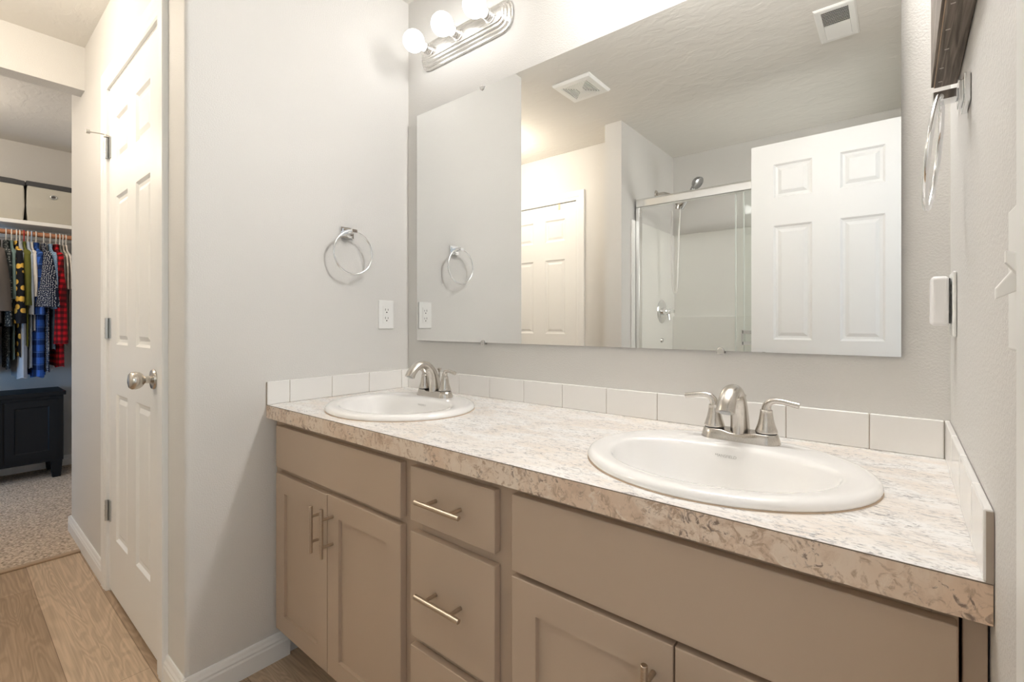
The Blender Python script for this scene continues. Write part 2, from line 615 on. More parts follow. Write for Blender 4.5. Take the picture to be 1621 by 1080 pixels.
CAS = [(0.0, 0.0), (0.0, 0.009), (0.006, 0.012), (0.022, 0.0125), (0.030, 0.015), (0.058, 0.014), (0.070, 0.0155), (0.072, 0.012), (0.072, 0.0)]
def casing(name, x0, x1, ztop, ywall, out, zbot=0.0):
    """mitred door casing round an opening x0..x1 on a wall y=ywall, moulded profile (distance from opening, height off wall)"""
    b = B()
    def ring(kind):
        r = []
        for d, h in CAS:
            y = ywall + out * h
            if kind == 0: r.append(Vector((x0 - d, y, zbot)))
            if kind == 1: r.append(Vector((x0 - d, y, ztop + d)))
            if kind == 2: r.append(Vector((x1 + d, y, ztop + d)))
            if kind == 3: r.append(Vector((x1 + d, y, zbot)))
        return r
    b.loft([ring(k) for k in range(4)])
    return struct(name, b, M['trim'])
casing('trim_2', DX0 + 0.007, DX1 - 0.003, 2.058 + 0.006, -L, -1)
casing('trim_3', FX0 + 0.005, FX1 - 0.005, FZ - 0.004, YH, 1)
# jambs lining the openings
bj = B()
bj.box(DX0, DX0 + 0.014, -L, -0.665, 0, DZ).box(DX1 - 0.014 + 0.01, DX1, -L, -0.665, 0, DZ).box(DX0, DX1, -L, -0.665, DZ - 0.008, DZ)
struct('trim_4', bj, M['trim'])
# casing and jamb of the entry doorway on the right wall
be = B()
be.box(W - 0.014, W, EY1 - 0.004, EY1 + 0.066, 0, EZ + 0.066)
be.box(W - 0.014, W, EY0 - 0.066, EY0 + 0.004, 0, EZ + 0.066)
be.box(W - 0.014, W, EY0 - 0.066, EY1 + 0.066, EZ, EZ + 0.066)
struct('trim_5', be, M['trim'], bevel=0.004)

# ------------------------------------------------------------------ six-panel doors
def six_panel(width, height, thick, zrows, margin, pw):
    """leaf in local coordinates: x 0..width, z 0..height, y -thick/2..thick/2; moulded panels on both faces"""
    b = B()
    xs = [0, margin, margin + pw, width - margin - pw, width - margin, width]
    zs = [0] + [z for r in zrows for z in r] + [height]
    zs = sorted(zs)
    rings = [(0.0, 0.0), (0.009, 0.0075), (0.020, 0.009), (0.036, 0.003)]
    for side in (-1, 1):
        y0 = side * thick / 2
        for i in range(5):
            for j in range(len(zs) - 1):
                x0, x1, z0, z1 = xs[i], xs[i + 1], zs[j], zs[j + 1]
                if i in (1, 3) and j % 2 == 1:
                    loops = []
                    for ins, dep in rings:
                        y = y0 - side * dep
                        loops.append([Vector((x0 + ins, y, z0 + ins)), Vector((x1 - ins, y, z0 + ins)),
                                      Vector((x1 - ins, y, z1 - ins)), Vector((x0 + ins, y, z1 - ins))])
                    b.loft(loops, cap0=False, cap1=True)
                else:
                    b.poly([(x0, y0, z0), (x1, y0, z0), (x1, y0, z1), (x0, y0, z1)])
    t = thick / 2
    for (p, q) in (((0, 0), (width, 0)), ((width, 0), (width, height)), ((width, height), (0, height)), ((0, height), (0, 0))):
        b.poly([(p[0], -t, p[1]), (q[0], -t, q[1]), (q[0], t, q[1]), (p[0], t, p[1])])
    bmesh.ops.remove_doubles(b.bm, verts=b.bm.verts, dist=1e-5)
    return b
ROWS = [(0.225, 0.808), (1.005, 1.592), (1.735, 1.908)]

def knob(parent, origin, axis):
    b = B()
    b.lathe([(0.0, 0.0), (0.032, 0.0), (0.033, 0.003), (0.030, 0.008), (0.016, 0.011), (0.012, 0.013), (0.011, 0.024), (0.013, 0.028),
             (0.020, 0.032), (0.026, 0.040), (0.0285, 0.050), (0.0275, 0.060), (0.022, 0.066), (0.012, 0.0685), (0.0, 0.069)], origin, axis, 36)
    return b.obj('door_knob', M['nickel'], parent, smooth=True)

# the linen closet door, flush in its frame
d1 = thing('door_1', 'white six-panel linen closet door with a nickel knob, beside the vanity alcove', 'door', (-0.930, -L + 0.017, 0.012), kind='structure')
lf = six_panel(0.690, 2.044, 0.034, ROWS, 0.108, 0.180)
lf.bm.transform(Matrix.Translation((-0.930, -L + 0.017, 0.012)))
lf.obj('door_leaf', M['door'], d1)
knob(d1, (-0.300, -L, 0.918), (0, -1, 0))
for zc_ in (1.820, 1.080, 0.333):
    h = B()
    h.cyl((-0.936, -L - 0.009, zc_ - 0.042), (-0.936, -L - 0.009, zc_ + 0.042), 0.0065, n=12)
    for k in (-0.02, 0.0, 0.02):
        h.cyl((-0.936, -L - 0.009, zc_ + k - 0.0015), (-0.936, -L - 0.009, zc_ + k + 0.0015), 0.0072, n=12)
    h.box(-0.932, -0.905, -L - 0.0035, -L, zc_ - 0.042, zc_ + 0.042)
    hg = h.obj('hinge', M['hinge'], d1, smooth=True, angle=30)
    if zc_ > 1.5:
        s = B()
        s.tube([(-0.936, -L - 0.009, 1.874), (-0.942, -L - 0.03, 1.876), (-0.945, -L - 0.062, 1.874)], 0.0025, 10)
        s.cyl((-0.936, -L - 0.009, 1.864), (-0.936, -L - 0.009, 1.872), 0.010, n=16)
        s.cyl((-0.945, -L - 0.060, 1.874), (-0.946, -L - 0.072, 1.8735), 0.008, n=12)
        s.obj('hinge_pin_stop', mat('pewter_stop', (0.62, 0.60, 0.56), 0.35, 0.8), hg, smooth=True)

# the entry door, standing open in front of the shower (seen in the mirror)
d2 = thing('door_2', 'white six-panel entry door swung open in front of the shower, seen in the mirror', 'door', (0.970, -1.5475, 0.012), kind='structure')
lf = six_panel(0.662, 2.018, 0.035, ROWS, 0.104, 0.170)
lf.bm.transform(Matrix.Translation((0.970, -1.5475, 0.012)))
lf.obj('door_leaf', M['door'], d2)
knob(d2, (1.030, -1.53, 0.918), (0, 1, 0))
knob(d2, (1.030, -1.565, 0.918), (0, -1, 0))
# the far door across the hall (seen in the mirror)
d3 = thing('door_3', 'closed white six-panel door across the hall, seen in the mirror in warm light', 'door', (-1.038, YH - 0.02, 0.012), kind='structure')
lf = six_panel(0.706, 2.026, 0.035, ROWS, 0.106, 0.188)
lf.bm.transform(Matrix.Translation((-1.038, YH - 0.020, 0.012)))
lf.obj('door_leaf', M['door'], d3)
knob(d3, (-0.978, YH - 0.0025, 0.918), (0, 1, 0))
hk = B()
hk.box(-0.500, -0.482, YH - 0.002, YH + 0.0005, 1.995, 2.0395).box(-0.500, -0.482, YH - 0.04, YH + 0.0005, 2.0385, 2.0405)
o = hk.obj('over_door_hook', mat('tan_metal', (0.55, 0.40, 0.27), 0.4, 0.4))
tag(o, 'small tan over-the-door hook on top of the hall door', 'hook')

# ------------------------------------------------------------------ vanity cabinet
YF, YD = -0.538, -0.557          # face frame front, door and drawer fronts
van = thing('vanity_cabinet', 'taupe painted double vanity cabinet with shaker doors and flat drawers', 'cabinet', (0.0, 0.0, 0.0))
ZT = 0.7945
b = B()
b.box(0.002, 0.018, YF, -0.002, 0.115, ZT).box(W - 0.018, W - 0.002, YF, -0.002, 0.115, ZT)
b.box(0.018, W - 0.018, YF, -0.002, 0.115, 0.133).box(0.018, W - 0.018, -0.014, -0.002, 0.133, ZT)
b.obj('carcass', M['cabinet'], van)
b = B()
fs = YF + 0.0185
for x0, x1 in ((0.002, 0.055), (0.652, 0.735), (0.945, 1.035), (1.606, W - 0.024)):
    b.box(x0, x1, YF - 0.0005, fs, 0.115, ZT)
for x0, x1 in ((0.055, 0.652), (0.735, 0.945), (1.035, 1.606)):
    for z0, z1 in ((0.115, 0.150), (0.755, ZT), (0.610, 0.665)):
        b.box(x0, x1, YF - 0.0005, fs, z0, z1)
b.box(0.735, 0.945, YF - 0.0005, fs, 0.360, 0.410)
b.box(W - 0.0215, W - 0.002, YF - 0.004, fs, 0.115, ZT)
b.obj('face_frame', M['cabinet'], van, bevel=0.001)
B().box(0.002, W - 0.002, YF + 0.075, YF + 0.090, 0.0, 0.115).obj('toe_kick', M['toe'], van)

def slab_front(name, x0, x1, z0, z1):
    return B().box(x0, x1, YD, YF - 0.0012, z0, z1).obj(name, M['cabinet'], van, bevel=0.0018)

def shaker(x0, x1, z0, z1):
    b = B()
    rw = 0.056
    t0, yb = YD, YF - 0.0012
    rings = []
    for ins, y in ((0, yb), (0, t0 + 0.0015), (0.0015, t0), (rw, t0), (rw + 0.0006, t0 + 0.0085)):
        rings.append([Vector((x0 + ins, y, z0 + ins)), Vector((x1 - ins, y, z0 + ins)), Vector((x1 - ins, y, z1 - ins)), Vector((x0 + ins, y, z1 - ins))])
    b.loft(rings)
    return b.obj('cabinet_door', M['cabinet'], van)

def pull(parent, p0, p1, inset):
    """straight bar pull: bar from p0 to p1, two posts back to the front"""
    b = B()
    a, c = Vector(p0), Vector(p1)
    d = (c - a).normalized()
    r = 0.0055
    b.tube([a, a + d * 0.0008, c - d * 0.0008, c], [r * 0.85, r, r, r * 0.85], 18)
    for q in (a + d * inset, c - d * inset):
        b.cyl((q.x, YD + 0.0004, q.z), (q.x, q.y + 0.002, q.z), 0.0042, n=14)
    return b.obj('bar_pull', M['pull'], parent, smooth=True)

slab_front('false_front', 0.036, 0.676, 0.642, 0.774)
slab_front('false_front', 1.013, 1.627, 0.634, 0.778)
YB = YD - 0.034
dz0 = 0.126
dA = shaker(0.036, 0.3475, dz0, 0.623); pull(dA, (0.322, YB, 0.466), (0.322, YB, 0.596), 0.030)
dB = shaker(0.3505, 0.676, dz0, 0.626); pull(dB, (0.378, YB, 0.466), (0.378, YB, 0.600), 0.030)
dC = shaker(1.013, 1.3205, dz0, 0.624); pull(dC, (1.291, YB, 0.466), (1.291, YB, 0.602), 0.030)
dD = shaker(1.3235, 1.630, dz0, 0.624); pull(dD, (1.353, YB, 0.466), (1.353, YB, 0.602), 0.030)
for z0, z1, zh in ((0.650, 0.774, 0.714), (0.388, 0.626, 0.510), (dz0, 0.366, 0.246)):
    dr = slab_front('drawer', 0.713, 0.970, z0, z1)
    pull(dr, (0.770, YB, zh), (0.906, YB, zh), 0.030)

# ------------------------------------------------------------------ countertop with two oval cut-outs
SINKS = [(0.372, -0.323), (1.316, -0.325)]
def counter():
    b = B()
    z0, z1 = ZC - 0.0422, ZC
    y0, y1 = -D + 0.0012, -0.001
    cuts = [0.001, 0.75, 0.95, W - 0.001]
    ha, hb = 0.214, 0.188
    n = 48
    for i, (x0, x1) in enumerate(zip(cuts, cuts[1:])):
        if i == 1:
            b.box(x0, x1, y0, y1, z0, z1)
            continue
        cx, cy = SINKS[0] if i == 0 else SINKS[1]
        outer, inner = [], []
        angs = sorted([2 * PI * k / n for k in range(n)] + [math.atan2(y - cy, x - cx) % (2 * PI) for x in (x0, x1) for y in (y0, y1)])
        for a in angs:
            c, s = math.cos(a), math.sin(a)
            t = min([(x1 - cx) / c if c > 1e-9 else (x0 - cx) / c if c < -1e-9 else 9, (y1 - cy) / s if s > 1e-9 else (y0 - cy) / s if s < -1e-9 else 9])
            outer.append((cx + t * c, cy + t * s))
            inner.append((cx + ha * c, cy + hb * s))
        rings = [[Vector((x, y, z0)) for x, y in inner], [Vector((x, y, z0)) for x, y in outer], [Vector((x, y, z1)) for x, y in outer],
                 [Vector((x, y, z1)) for x, y in inner], [Vector((x, y, z0)) for x, y in inner]]
        b.loft(rings, False, False)
    bmesh.ops.remove_doubles(b.bm, verts=b.bm.verts, dist=1e-5)
    return b
ct = counter().obj('countertop', M['laminate'])
tag(ct, 'speckled stone-look laminate countertop running over the whole vanity', 'countertop')
eb = B().box(0.001, W - 0.001, -D, -D + 0.0012, ZC - 0.0422, ZC - 0.0004).obj('edge_band', M['edge'], ct)
eb['label'] = 'speckled front edge, warm light painted into its browner colour'
B().box(0.001, W - 0.001, -D - 0.0001, -D + 0.0012, ZC - 0.0011, ZC + 0.00005).obj('edge_seam', mat('dark_seam', (0.16, 0.12, 0.09), 0.5), ct)

# ------------------------------------------------------------------ tile splashes
TT, TH = 0.0085, 0.0745
def splash(name, label, spans, place, ends):
    """row of tiles; place(u0, u1) -> box limits. Tiles are pattern, so one mesh; the grout bed is the part"""
    b = B()
    for u0, u1 in spans:
        b.box(*place(u0 + 0.0007, u1 - 0.0007, TT, 0.0003))
    o = b.obj(name, M['tile'], bevel=0.0022, seg=3)
    tag(o, label, 'backsplash')
    g = B()
    g.box(*place(spans[0][0], spans[-1][1], TT - 0.0022, 0.0002))
    g.obj('grout', M['grout'], o)
    return o
zt0 = ZC
def on_back(u0, u1, t, up): return (u0, u1, -t, -0.0005, zt0 + up, zt0 + (TH if t == TT else TH - 0.002))
def on_left(u0, u1, t, up): return (0.0005, t, u0, u1, zt0 + up, zt0 + (TH if t == TT else TH - 0.002))
def on_right(u0, u1, t, up): return (W - t, W - 0.0005, u0, u1, zt0 + up, zt0 + (TH if t == TT else TH - 0.002))
joints = [TT + 0.0005] + [0.1525 * i + 0.0028 for i in range(1, 11)] + [W - TT - 0.0005]
splash('tile_backsplash', 'long row of white tiles along the wall under the mirror', list(zip(joints, joints[1:])), on_back, None)
jl = [-D, -0.4985, -0.346, -0.193, -0.0405, -0.001]
splash('tile_sidesplash', 'short row of white tiles along the left wall behind the far sink', list(zip(jl, jl[1:])), on_left, None)
jr = [-D, -0.468, -0.3155, -0.163, -0.0105, -0.001]
splash('tile_sidesplash', 'short row of white tiles along the right wall beside the near sink', list(zip(jr, jr[1:])), on_right, None)

# ------------------------------------------------------------------ drop-in sinks
def sup(t, a, bf, bb, n_):
    """super-ellipse point with different front and back depth"""
    c, s = math.cos(t), math.sin(t)
    k = (abs(c) ** n_ + abs(s) ** n_) ** (-1 / n_)
    x = a * c * k
    y = (bb if s > 0 else bf) * s * k
    return x, y
def make_sink(cx, cy):
    root = thing('drop_in_sink', '', 'sink', (cx, cy, ZC))
    n = 72
    def ring(a, bf, bb, z, e=2.0, oy=0.0):
        out = []
        for k in range(n):
            x, y = sup(2 * PI * k / n, a, bf, bb, e)
            out.append(Vector((cx + x, cy + oy + y, ZC + z)))
        return out
    b = B()
    rings = [ring(0.205, 0.180, 0.180, 0.0004), ring(0.2395, 0.2125, 0.2125, 0.0004), ring(0.243, 0.216, 0.216, 0.003), ring(0.2435, 0.2165, 0.2165, 0.007),
             ring(0.241, 0.214, 0.214, 0.012), ring(0.236, 0.209, 0.209, 0.0155), ring(0.229, 0.202, 0.202, 0.017), ring(0.217, 0.193, 0.186, 0.0170, 2.02, -0.001),
             ring(0.204, 0.182, 0.150, 0.0164, 2.05, -0.002), ring(0.1965, 0.1745, 0.118, 0.0155, 2.10, -0.003), ring(0.1915, 0.1695, 0.1065, 0.0125, 2.12, -0.004),
             ring(0.1885, 0.1665, 0.1015, 0.006, 2.15, -0.004), ring(0.182, 0.160, 0.0955, -0.012, 2.18, -0.005), ring(0.168, 0.146, 0.089, -0.045, 2.2, -0.008),
             ring(0.147, 0.120, 0.082, -0.085, 2.2, -0.016), ring(0.118, 0.096, 0.068, -0.116, 2.1, -0.020), ring(0.078, 0.064, 0.050, -0.134, 2.0, -0.022),
             ring(0.040, 0.036, 0.032, -0.141, 2.0, -0.022), ring(0.023, 0.023, 0.023, -0.1425, 2.0, -0.022),
             ring(0.023, 0.023, 0.023, -0.150, 2.0, -0.022)]
    # underside shell, so the bowl has thickness
    rings += [ring(0.046, 0.042, 0.038, -0.150, 2.0, -0.022), ring(0.084, 0.070, 0.056, -0.143, 2.0, -0.022), ring(0.124, 0.102, 0.074, -0.125, 2.1, -0.020),
              ring(0.154, 0.127, 0.089, -0.092, 2.2, -0.016), ring(0.175, 0.153, 0.096, -0.050, 2.2, -0.008), ring(0.190, 0.168, 0.104, -0.012, 2.18, -0.005),
              ring(0.205, 0.180, 0.180, 0.0004)]
    b.loft(rings, False, False)
    bmesh.ops.remove_doubles(b.bm, verts=b.bm.verts, dist=1e-6)
    b.obj('basin', M['porcelain'], root, smooth=True, angle=100)
    q = B()
    q.loft([ring(0.236, 0.209, 0.209, 0.0002), ring(0.2438, 0.2168, 0.2168, 0.0002), ring(0.2434, 0.2164, 0.2164, 0.0014), ring(0.238, 0.211, 0.211, 0.0014)], False, False)
    q.obj('caulk', mat('tan_caulk', (0.64, 0.50, 0.38), 0.5), root, smooth=True)
    d = B()
    d.lathe([(0.0, 0.0), (0.0215, 0.0), (0.0225, 0.002), (0.017, 0.003), (0.015, 0.001), (0.012, 0.003), (0.0, 0.0045)], (cx, cy - 0.022, ZC - 0.1435), (0, 0, 1), 28)
    d.obj('drain', M['chrome'], root, smooth=True)
    # the maker's grey lettering under the faucet
    cu = bpy.data.curves.new('printed_mark', 'FONT')
    cu.body = 'MANSFIELD'
    cu.size = 0.0080
    cu.align_x = 'CENTER'
    cu.extrude = 0.0001
    cu.materials.append(mat('grey_print', (0.50, 0.49, 0.475), 0.6))
    tmp = bpy.data.objects.new('printed_mark_curve', cu)
    tme = tmp.to_mesh().copy()
    tmp.to_mesh_clear()
    bpy.data.objects.remove(tmp)
    tme.name = 'printed_mark'
    t = bpy.data.objects.new('printed_mark', tme)
    C.objects.link(t)
    t.parent = root
    t.location = (-0.010, 0.0912, -0.0085)
    t.rotation_euler = (R(72), 0, 0)
    return root

def make_faucet(cx, cy):
    """centre-set faucet on the sink deck; world coordinates"""
    z0 = ZC + 0.0165
    root = thing('centerset_faucet', '', 'faucet', (cx, cy, z0))
    def stadium(hl, r, z, n=12, dip=0.0):
        pts = []
        for s in (1, -1):
            for k in range(n + 1):
                a = (-PI / 2 + PI * k / n) if s == 1 else (PI / 2 + PI * k / n)
                pts.append(Vector((cx + s * hl + r * math.cos(a), cy + r * math.sin(a), z)))
        # extra points along the long sides so the middle can dip
        out = []
        for i, p in enumerate(pts):
            out.append(p)
            q = pts[(i + 1) % len(pts)]
            if (q - p).length > hl:
                for f in (0.2, 0.35, 0.5, 0.65, 0.8):
                    out.append(p.lerp(q, f))
        for p in out:
            f = max(0.0, 1 - abs(p.x - cx) / 0.034)
            p.z -= dip * smoothstep(min(1, f * 1.6))
        return out
    b = B()
    b.loft([stadium(0.050, 0.0275, z0 - 0.003), stadium(0.050, 0.0275, z0 + 0.002), stadium(0.050, 0.0250, z0 + 0.010, dip=0.001), stadium(0.050, 0.0222, z0 + 0.0195, dip=0.005),
            stadium(0.050, 0.0205, z0 + 0.0205, dip=0.005)])
    b.obj('base_plate', M['nickel'], root, smooth=True, angle=50)
    # spout: tapered gooseneck arching forward
    path, rad, dep = [], [], []
    zb = z0 + 0.012
    ctrl = [(0.004, 0.0), (0.003, 0.020), (-0.002, 0.043), (-0.011, 0.066), (-0.027, 0.087), (-0.050, 0.097), (-0.075, 0.093), (-0.096, 0.077), (-0.106, 0.060)]
    rr = [0.0192, 0.0182, 0.0174, 0.0168, 0.0163, 0.0162, 0.0165, 0.0172, 0.0176]
    rt = [1.42, 1.28, 1.12, 0.97, 0.86, 0.80, 0.78, 0.80, 0.84]          # depth of the section against its width
    P = [Vector((cx, cy + y, zb + z)) for y, z in ctrl]
    for i in range(len(P) - 1):
        p0, p1, p2, p3 = P[max(i - 1, 0)], P[i], P[i + 1], P[min(i + 2, len(P) - 1)]
        for k in range(4):
            t = k / 4
            path.append(0.5 * ((2 * p1) + (p2 - p0) * t + (2 * p0 - 5 * p1 + 4 * p2 - p3) * t * t + (3 * p1 - p0 - 3 * p2 + p3) * t ** 3))
            rad.append(rr[i] + (rr[i + 1] - rr[i]) * t)
            dep.append((1.0, rt[i] + (rt[i + 1] - rt[i]) * t))
    path.append(P[-1]); rad.append(rr[-1]); dep.append((1.0, rt[-1]))
    b = B()
    b.tube(path, rad, 28, squash=dep)
    sp = b.obj('spout', M['nickel'], root, smooth=True, angle=60)
    a = B()
    dr = (path[-1] - path[-2]).normalized()
    a.cyl(path[-1] - dr * 0.004, path[-1] + dr * 0.0015, 0.0105, n=20)
    a.obj('aerator', M['hinge'], sp, smooth=True, angle=40)
    # pop-up rod behind the spout
    b = B()
    b.cyl((cx, cy + 0.0215, z0 + 0.012), (cx, cy + 0.0215, z0 + 0.080), 0.0026, n=10)
    b.lathe([(0.0, 0.0), (0.0035, 0.001), (0.0048, 0.006), (0.0078, 0.011), (0.0082, 0.014), (0.006, 0.0155), (0.0, 0.016)], (cx, cy + 0.0215, z0 + 0.078), (0, 0, 1), 20)
    b.obj('lift_rod', M['nickel'], root, smooth=True, angle=50)
    for s in (-1, 1):
        hx = cx + s * 0.0508
        b = B()
        b.lathe([(0.0, 0.0225), (0.0205, 0.0225), (0.0210, 0.0250), (0.0190, 0.0310), (0.0160, 0.0400), (0.0138, 0.0500), (0.0122, 0.0600), (0.0115, 0.066), (0.0120, 0.0675),
                 (0.0108, 0.069), (0.0, 0.069)], (hx, cy, z0), (0, 0, 1), 32)
        hd = b.obj('handle', M['nickel'], root, smooth=True, angle=40)
        r = B()
        r.cyl((hx, cy, z0 + 0.0200), (hx, cy, z0 + 0.0226), 0.0198, n=28)
        r.obj('gap_ring', M['dark'], hd, smooth=True, angle=40)  # near-black ring stands in for the dark gap under the handle
        l = B()
        pts = [(hx, cy, z0 + 0.066), (hx + s * 0.001, cy - 0.001, z0 + 0.076), (hx + s * 0.006, cy - 0.003, z0 + 0.0845), (hx + s * 0.015, cy - 0.005, z0 + 0.0885),
               (hx + s * 0.030, cy - 0.007, z0 + 0.0890), (hx + s * 0.046, cy - 0.009, z0 + 0.0865), (hx + s * 0.060, cy - 0.010, z0 + 0.0840)]
        sm = []
        Q = [Vector(p) for p in pts]
        rq = [0.0100, 0.0086, 0.0070, 0.0062, 0.0056, 0.0056, 0.0060]
        rads, sq = [], []
        for i in range(len(Q) - 1):
            p0, p1, p2, p3 = Q[max(i - 1, 0)], Q[i], Q[i + 1], Q[min(i + 2, len(Q) - 1)]
            for k in range(4):
                t = k / 4
                sm.append(0.5 * ((2 * p1) + (p2 - p0) * t + (2 * p0 - 5 * p1 + 4 * p2 - p3) * t * t + (3 * p1 - p0 - 3 * p2 + p3) * t ** 3))
                rads.append(rq[i] + (rq[i + 1] - rq[i]) * t)
                u = (i + t) / (len(Q) - 1)
                sq.append((1.0, 1.0))
        sm.append(Q[-1]); rads.append(rq[-1]); sq.append((1, 1))
        l.tube(sm, rads, 16, squash=sq)
        l.obj('lever', M['nickel'], hd, smooth=True, angle=50)
    return root

s1 = make_sink(*SINKS[0])
tag(s1, 'oval white drop-in sink at the far end, in the corner by the left wall', 'sink', 'oval drop-in sinks in the countertop')
s2 = make_sink(*SINKS[1])
tag(s2, 'oval white drop-in sink at the near end, under the wide part of the mirror', 'sink', 'oval drop-in sinks in the countertop')
f1 = make_faucet(0.356, -0.170)
tag(f1, 'brushed nickel two-lever faucet on the far sink, in side view', 'faucet', 'brushed nickel faucets')
f2 = make_faucet(1.315, -0.163)
tag(f2, 'brushed nickel two-lever faucet on the near sink, spout towards us', 'faucet', 'brushed nickel faucets')

# ------------------------------------------------------------------ mirror
mt = R(0.1376)
def on_mirror(x, dy):
    return Vector((x, -0.0112 + (x - 0.8) * math.tan(mt) - dy, 0))
mx0, mx1, mz0, mz1 = 0.0710, 1.5791, 1.0322, 1.9379
b = B()
pa, pb, pc, pd = on_mirror(mx0, 0), on_mirror(mx1, 0), on_mirror(mx1, -0.0088), on_mirror(mx0, -0.0088)
rg = [[p + Vector((0, 0, z)) for p in (pa, pb, pc, pd)] for z in (mz0, mz1)]
b.loft(rg)
mo = b.obj('wall_mirror', M['mirror'])
tag(mo, 'large frameless rectangular mirror on the wall above the vanity', 'mirror')
for x, z, s in ((0.433, mz0, 1), (1.234, mz0, 1), (0.430, mz1, -1), (1.234, mz1, -1)):
    c = B()
    y = on_mirror(x, 0).y
    c.box(x - 0.009, x + 0.009, y - 0.0035, -0.0005, z - s * 0.006, z - s * 0.0002)
    c.lathe([(0.0, 0.0), (0.0085, 0.0), (0.0085, 0.002), (0.006, 0.003), (0.0, 0.003)], (x, y - 0.0006, z - s * 0.0), (0, -1, 0), 18)
    c.obj('mirror_clip', mat('clear_clip', (0.62, 0.60, 0.57), 0.25, 0.6), mo)

# ------------------------------------------------------------------ vanity lights
def make_light(cx, cz, bulb):
    root = thing('vanity_light', '', 'light fixture', (cx, 0, cz))
    hl0 = 0.190
    def st(dx, dz, y):
        """racetrack outline with chamfer-like rounded ends"""
        pts = []
        n = 14
        hl = 0.232 - 0.055
        for s in (1, -1):
            for k in range(n + 1):
                a = (-PI / 2 + PI * k / n) if s == 1 else (PI / 2 + PI * k / n)
                e = 2.5
                c, q = math.cos(a), math.sin(a)
                pts.append(Vector((cx + s * hl + (0.058 - dx) * math.copysign(abs(c) ** (2 / e), c) , y, cz + (0.057 - dz) * math.copysign(abs(q) ** (2 / e), q))))
        return pts
    b = B()
    b.loft([st(0, 0, -0.0005), st(0, 0, -0.005), st(0.003, 0.003, -0.008), st(0.009, 0.009, -0.0085), st(0.012, 0.012, -0.017), st(0.017, 0.016, -0.0185), st(0.020, 0.021, -0.026),
            st(0.025, 0.026, -0.0275), st(0.028, 0.030, -0.033), st(0.033, 0.035, -0.034)])
    b.obj('backplate', M['fixture'], root, smooth=True, angle=25)
    for k in (-1, 0, 1):
        x = cx + k * 0.157
        s = B()
        s.lathe([(0.0, 0.0), (0.023, 0.0), (0.023, 0.003), (0.0185, 0.004), (0.0185, 0.011), (0.0175, 0.0125), (0.0185, 0.014), (0.0185, 0.020), (0.0175, 0.0215), (0.0185, 0.023), (0.0185, 0.030), (0.0165, 0.031), (0.0, 0.031)],
                (x, -0.0335, cz), (0, -1, 0), 28)
        s.obj('socket', M['fixture'], root, smooth=True, angle=35)
        g = B()
        pr = [(0.0, 0.0), (0.013, 0.0), (0.0145, 0.006), (0.019, 0.012)]
        rb, c0 = 0.0395, 0.047
        a0 = math.asin(0.019 / rb)
        for i in range(1, 19):
            a = PI - a0 - (PI - a0) * i / 18
            pr.append((rb * math.sin(a), c0 + rb * -math.cos(PI - a) * -1 if False else c0 - rb * math.cos(PI - a) * -1))
        # sphere: angle measured from the neck side
        pr = [(0.0, 0.0), (0.013, 0.0), (0.0145, 0.006)]
        for i in range(19):
            a = a0 + (PI - a0) * i / 18
            pr.append((rb * math.sin(a), c0 - rb * math.cos(a)))
        g.lathe(pr, (x, -0.0650, cz), (0, -1, 0), 24)
        g.obj('bulb', bulb, root, smooth=True, angle=70)
    return root
l1 = make_light(0.330, 2.157, M['bulb_far'])
tag(l1, 'brushed nickel three-bulb light bar on the wall above the far sink', 'light fixture', 'vanity light bars')
l2 = make_light(1.290, 2.175, M['bulb_near'])
tag(l2, 'brushed nickel three-bulb light bar on the wall above the near sink, just out of frame', 'light fixture', 'vanity light bars')

# hall ceiling lamp and the added closet lamp (their light points stand at the top of the script)
def dome(x, y, label, r=0.14):
    root = thing('ceiling_dome_light', label, 'ceiling light', (x, y, H), group='ceiling dome lights')
    b = B()
    b.lathe([(0.0, 0.0), (r + 0.01, 0.0), (r + 0.012, 0.015), (r, 0.022), (0.0, 0.022)], (x, y, H - 0.0005), (0, 0, -1), 36)
    b.obj('rim', M['fixture'], root, smooth=True, angle=40)
    g = B()
    g.lathe([(r * 0.98, 0.0), (r * 0.95, 0.02), (r * 0.80, 0.045), (r * 0.5, 0.065), (r * 0.2, 0.074), (0.0, 0.075)], (x, y, H - 0.022), (0, 0, -1), 36, cap0=False)
    g.obj('glass_shade', M['dome'], root, smooth=True)
    return root
dome(-0.72, -1.36, 'white glass dome ceiling light in the hall in front of the linen door')
dome(-2.45, -1.45, 'white glass dome ceiling light, unseen, added to brighten the walk-in closet', 0.12)

